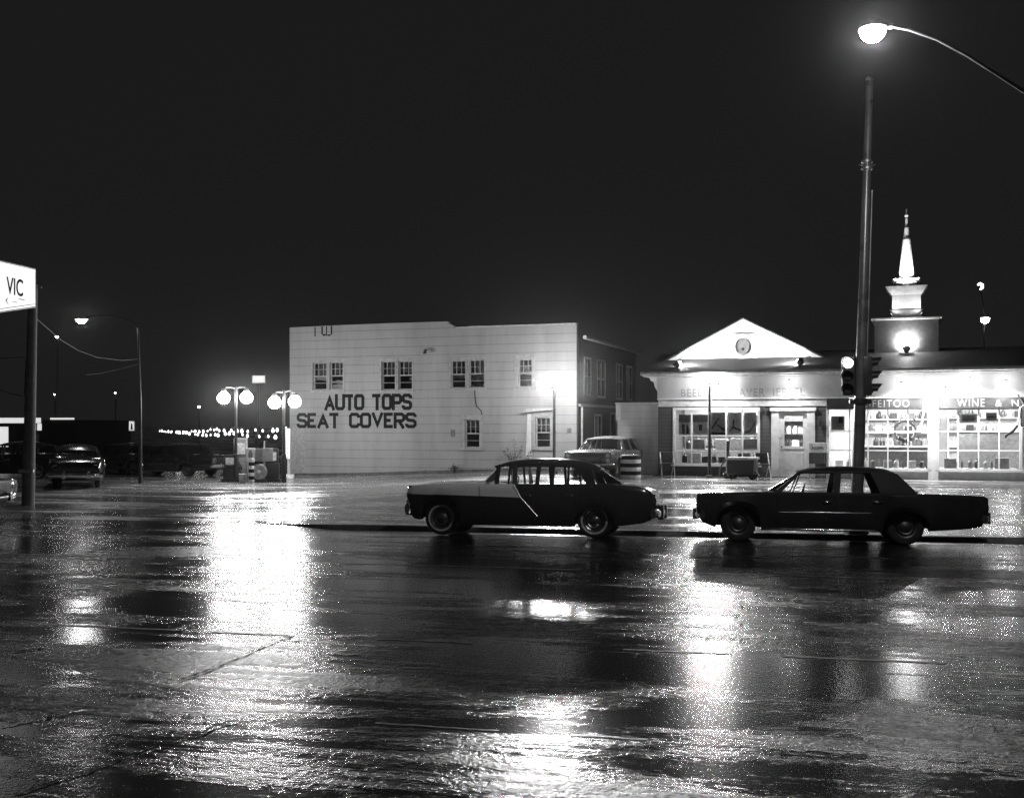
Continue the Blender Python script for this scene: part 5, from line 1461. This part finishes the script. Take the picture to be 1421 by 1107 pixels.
# distant station building
D = 62
g_ = on_ground(-40, D)
t = thing('filling_station', 'dark low filling station with lit white fascia at the far left', 'building', g_, R(-6))
def rl(px, py): return P(px, py, D) - g_
xr_ = rl(114, 600).x; xl_ = rl(-150, 600).x
zt_ = rl(0, 579).z
MB().box(xl_, xr_, 0, 7, -.3, zt_ - .35).build('wall', M['dark'], t)
MB().box(xl_, xr_ + .1, -.3, 7.2, zt_ - .35 + .002, zt_ - .14).build('roof', M['dark'], t)
MB().box(xl_, rl(66, 600).x, -.36, -.302, zt_ - .32, zt_ - .03).box(rl(80, 600).x, xr_, -.36, -.302, zt_ - .13, zt_ - .03).build('fascia', EM['dim'], t)
for (x0_, x1_, y0_, y1_) in ((-30, 14.5, 592, 620), (49, 63, 583, 597)):
    a = rl(x0_, y1_); b = rl(x1_, y0_)
    MB().box(a.x, b.x, -.02, -.005, a.z, b.z).build('window', EM['dim'], t)
    MB().box(a.x - .05, b.x + .05, -.05, -.022, b.z, b.z + .06).box((a.x + b.x) / 2 - .03, (a.x + b.x) / 2 + .03, -.05, -.022, a.z, b.z).build('window_frame', M['g2'], t)
MB().bev(rl(50, 600).x, rl(60, 600).x, -.3, -.05, 0, rl(50, 602).z, .03).build('door_panel', M['g3'], t)

def lamp_far(px, py, D, label, r=.12, em='far', arm_=None, group='small lamps far off'):
    p = P(px, py, D); g_ = Vector((p.x, p.y, ground(p.x, p.y)))
    t = thing('distant_lamp', label, 'lamp', g_, 0, group)
    MB().tube([(0, .1, 0), (0, .1, p.z - g_.z)], .05, 6).build('post', M['darkmetal'], t)
    MB().lathe([(.02, r), (r, r * .4), (r * 1.05, .3 * r), (r * .3, r * .35)], 10, Matrix.Translation((0, 0, p.z - g_.z))).build('shade', M['g3'], t)
    MB().lathe([(0, -r), (r * .8, -r * .6), (r, .25 * r), (r * .3, .3 * r)], 10, Matrix.Translation((0, 0, p.z - g_.z))).build('globe', EM[em], t, smooth=60)
lamp_far(79, 467, 75, 'tiny street lamp high between the utility pole and the slim street lamp', .1)
lamp_far(160, 545, 80, 'tiny lamp low between the two far left street lamps', .06)
lamp_far(75.5, 547, 80, 'tiny lamp right of the utility pole, above the station roof', .06)
lamp_far(276, 564, 80, 'tiny lamp left of the twin globe station lamps', .1)
lamp_far(1367, 443, 62, 'small round street lamp behind the store roof at the far right', .24, 'street2')
# curled lamp above it
p = P(1360, 402, 63); g_ = Vector((p.x, p.y, ground(p.x, p.y)))
t = thing('gooseneck_lamp', 'curled gooseneck lamp on a thin post at the far right', 'lamp', g_)
zz = p.z - g_.z
MB().tube([(.26, 0, 0), (.24, 0, zz - 1.3), (.06, 0, zz - .2), (.0, 0, zz)], .035, 6).build('post', M['darkmetal'], t)
MB().tube([(.0, 0, zz), (.13, 0, zz + .12), (.12, 0, zz + .28), (0, 0, zz + .34), (-.13, 0, zz + .27)], [.05, .08, .085, .075, .05], 8).build('curled_tube', EM['bulb'], t, smooth=60)
# lit small window sign left of the slim lamp
p = P(183, 598, 60); g_ = on_ground(183, 60)
t = thing('lit_notice', 'small lit notice frame on a post left of the slim lamp post', 'sign', g_)
zz = p.z - g_.z
MB().bev(-.17, .17, -.04, .04, zz, zz + .55, .03).build('frame', M['g5'], t)
MB().box(-.13, .13, -.048, -.041, zz + .04, zz + .51).build('face', EM['dim'], t)
MB().prism([(-.06, zz + .08), (.07, zz + .08), (.04, zz + .4), (-.03, zz + .42)], -.052, -.049).build('mark', M['letter'], t)
MB().tube([(0, 0, 0), (0, 0, zz)], .03, 6).build('post', M['darkmetal'], t)

# overhead wires
def wire(pts, label, r=.012, m='rope'):
    A_ = P(*pts[0]); o = MB().tube([P(*q_) - A_ for q_ in pts], r, 5).build('overhead_wire', M[m])
    o.location = A_
    tag(o, label, 'wire', 'overhead wires')
wire([(-60, 500, 30.5), (-10, 497.5, 30.6), (34, 496, 30.8)], 'upper wire running off the left edge to the utility pole', .018)
wire([(-60, 520, 30.5), (0, 541, 30.6), (15, 546, 30.7), (34, 550, 30.8)], 'lower wire dropping from the left edge to the utility pole', .018)
wire([(48, 440, 31), (85, 472, 34), (108, 486, 36), (135, 496, 38), (170, 500, 40), (192, 498, 43.6)], 'thin wire sagging between the utility pole and the slim lamp post', .007)
wire([(120, 520, 40), (140, 518, 42), (162, 513, 43), (192, 505, 43.6)], 'short thin wire low on the slim lamp post', .007)

# ------------------------------------------------------------------ things in front of the store
# paper rack beside the door
a0, a1, b0, b1 = FS.rect(1123, 1149, 614, 660, -0.25)
t = thing('newspaper_rack', 'newspaper rack with a white headed sign beside the store door', 'newspaper rack', FS.world((a0 + a1) / 2, -0.25, 0), -BT)
hw6 = (a1 - a0) / 2; z1_ = FS.sz(1136, 614, -.25)[1]; zm_ = FS.sz(1136, 628, -.25)[1]; z0_ = FS.sz(1136, 643, -.25)[1]
MB().bev(-hw6, hw6, -.15, .15, zm_ + .002, z1_, .02).build('head_panel', M['g5'], t)
text_mesh('BULLDING', 'head_lettering', M['letter'], t, -hw6 * .65, hw6 * .55, zm_ + .12, zm_ + .22, -.153, fat=.01)
MB().bev(-hw6, hw6 - .1, -.15, .15, z0_, zm_, .02).build('box', M['g2'], t)
for sx in (-1, 1):
    for sy in (-1, 1): MB().box(sx * (hw6 - .03) - .015, sx * (hw6 - .03) + .015, sy * .12 - .015, sy * .12 + .015, -.05, z0_ if sx < 0 else zm_).build('leg', M['g4'], t)
# cart / hand truck with a covered crate
D = 38.2
g_ = on_ground(1031, D)
t = thing('hand_cart', 'dark boxy hand cart with a pale lid standing before the left shop window', 'cart', g_, -BT)
s2 = D / F
MB().bev(-20 * s2, 19 * s2, -.35, .35, .18, 27 * s2, .02).build('box', M['g1'], t)
MB().bev(-21 * s2, 21 * s2, -.38, .38, 27 * s2 + .002, 30.5 * s2, .03).build('lid', M['g4'], t)
MB().tube([(-20 * s2, -.37, .2), (-20 * s2, -.37, 27 * s2)], .018, 6).tube([(17 * s2, -.37, .2), (18 * s2, -.37, 27 * s2)], .018, 6).build('corner_rail', M['steel'], t)
for s in (-1, 1):
    for y in (-.3, .3):
        MB().lathe([(.0, -.03), (.11, -.03), (.13, 0), (.11, .03), (0, .03)], 16, Matrix.Translation((s * 14 * s2, y, .13)) @ Matrix.Rotation(R(90), 4, 'X')).build('wheel', M['rubber'], t, smooth=40)
MB().tube([(18 * s2, -.3, .35), (25 * s2, -.42, .12)], .02, 6).build('prop', M['g4'], t)
# hand truck: tall upright with splayed foot
D = 38.6
g_ = on_ground(1009, D)
t = thing('hand_truck', 'slim dark upright hand truck leaning left of the boxy cart', 'hand truck', g_, -BT)
s2 = D / F
for y in (-.14, .14):
    MB().tube([(0, y, .1), (.02, y, 25 * s2), (.03, y, 52 * s2)], .035, 8).build('upright', M['g1'], t, smooth=50)
q = MB()
for z in (.3, .7, 1.1): q.tube([(.01, -.14, z), (.01, .14, z)], .02, 6)
q.build('crossbar', M['g1'], t)
MB().tube([(-12 * s2, 0, .03), (-8 * s2, 0, .45), (-2 * s2, 0, .62), (0, 0, .75)], .028, 6).build('brace', M['g1'], t, smooth=50)
for y in (-.2, .2): MB().lathe([(0, -.03), (.10, -.03), (.12, 0), (.10, .03), (0, .03)], 14, Matrix.Translation((0, y, .12)) @ Matrix.Rotation(R(90), 4, 'X')).build('wheel', M['rubber'], t, smooth=40)
# folding chair at right of cart and a dark chair at the left end
def folding_chair(px, t_, label, seat, leg):
    a, _ = FS.sz(px, 640, t_)
    t = thing('folding_chair', label, 'chair', FS.world(a, t_, 0), -BT + R(20), 'folding chairs by the left shop window')
    MB().bev(-.22, .22, -.2, .2, .42, .46, .015).build('seat', M[seat], t)
    MB().bev(-.22, .22, .18, .22, .5, .85, .02).build('backrest', M[seat], t, smooth=40)
    for sx in (-1, 1):
        MB().tube([(sx * .23, -.3, 0), (sx * .23, .2, .85)], .016, 6).build('leg', M[leg], t)
        MB().tube([(sx * .20, .3, 0), (sx * .20, -.15, .44)], .016, 6).build('leg', M[leg], t)
folding_chair(1058, -0.45, 'dark backed folding chair with pale legs right of the boxy cart', 'g1', 'g5')
folding_chair(926, -0.4, 'dark folding chair at the left corner of the store front', 'g1', 'g4')
# leaning white pole on the big window and curved bracket at the right edge
A_ = FS.world(FS.sz(1283.5, 547, -.3)[0], -.3, FS.sz(1283.5, 547, -.3)[1]); B_ = FS.world(FS.sz(1277.5, 598, -.2)[0], -.2, FS.sz(1277.5, 598, -.2)[1])
o = MB().tube([Vector((0, 0, 0)), (B_ - A_) * .5 + Vector((.02, 0, 0)), B_ - A_], .03, 6).build('hanging_line', M['g5'], smooth=50); o.location = A_
tag(o, 'white cord hanging from the eave across the wreath window', 'cord')
pts = [(1421, 562), (1415.5, 566), (1414.5, 580), (1412, 590), (1405, 599), (1396, 604), (1395, 608)]
W0 = FS.world(FS.sz(1421, 562, -.5)[0], -.5, FS.sz(1421, 562, -.5)[1])
t = thing('bracket_arm', 'curved bracket arm hanging before the rightmost window at the photo edge', 'bracket', W0)
q = [FS.world(FS.sz(px, py, -.5)[0], -.5, FS.sz(px, py, -.5)[1]) - W0 for px, py in pts]
MB().tube(q[:4], .03, 8).build('upper_arm', M['g5'], t, smooth=60)
MB().tube(q[3:], [.04, .05, .045, .03], 8).build('lower_arm', M['g1'], t, smooth=60)
a0, a1, b0, b1 = FS.rect(1415, 1436, 566, 592, -.5)
c0 = FS.world(a0, -.5, b0) - W0; c1_ = FS.world(a1, -.5, b1) - W0
MB().bev(c0.x + .06, c1_.x, c0.y - .3, c0.y + .1, c0.z, c1_.z, .03).build('box', M['g1'], t)
MB().tube([Vector((0, 0, 0)), Vector((0, 0.45, 0.35))], .03, 6).build('mount', M['g1'], t)

# shrub and weeds at the foot of the white building
def shrub(px, D, label, h, n_, seed):
    g_ = on_ground(px, D); rg = random.Random(seed)
    t = thing('shrub', label, 'shrub', g_)
    st = MB(); lf = MB()
    for i in range(n_):
        a = rg.uniform(-1, 1); top_ = Vector((a * h * .45, rg.uniform(-.2, .2), h * rg.uniform(.55, 1)))
        mid = Vector((top_.x * .4, top_.y * .4, top_.z * .6))
        st.tube([(rg.uniform(-.05, .05), 0, 0), mid, top_], [.014, .01, .005], 5)
        for k_ in range(9):
            u = rg.uniform(.35, 1); c = (mid * (2 - 2 * u) + top_ * (2 * u - 1)) if u > .5 else mid * (2 * u)
            c = c + Vector((rg.gauss(0, .06), rg.gauss(0, .06), rg.gauss(0, .05)))
            d_ = Vector((rg.uniform(-1, 1), rg.uniform(-1, 1), rg.uniform(-.5, 1))).normalized() * rg.uniform(.05, .1)
            s_ = d_.cross(Vector((rg.uniform(-1, 1), rg.uniform(-1, 1), rg.uniform(-1, 1)))).normalized() * .03
            lf.add([c, c + d_ * .5 + s_, c + d_, c + d_ * .5 - s_], [(0, 1, 2, 3)])
    st.build('stems', M['stem'], t); lf.build('leaves', M['shrub'], t)
shrub(713, 46.8, 'sparse shrub with dark leaves below the hooded window', 1.35, 7, 4)
shrub(731, 46.4, 'thin young shrub right beside the hooded window', .9, 4, 9)
shrub(631, 47.6, 'low dark weed clump at the foot of the white wall', .3, 7, 5)
shrub(592, 48.4, 'tiny weed at the foot of the white wall below the lettering', .2, 4, 6)

# ------------------------------------------------------------------ damp night air
hz = MB().box(-170, 170, -40, 150, -1.2, 16).build('haze', M['g1'])
hm = bpy.data.materials.new('haze_air'); hm.use_nodes = True
nt = hm.node_tree; nt.nodes.remove(nt.nodes['Principled BSDF'])
v = nt.nodes.new('ShaderNodeVolumePrincipled')
v.inputs['Color'].default_value = (.9, .9, .9, 1)
v.inputs['Density'].default_value = 0.00018
v.inputs['Anisotropy'].default_value = 0.965
nt.links.new(v.outputs['Volume'], nt.nodes['Material Output'].inputs['Volume'])
hz.data.materials.clear(); hz.data.materials.append(hm)
tag(hz, kind='stuff')
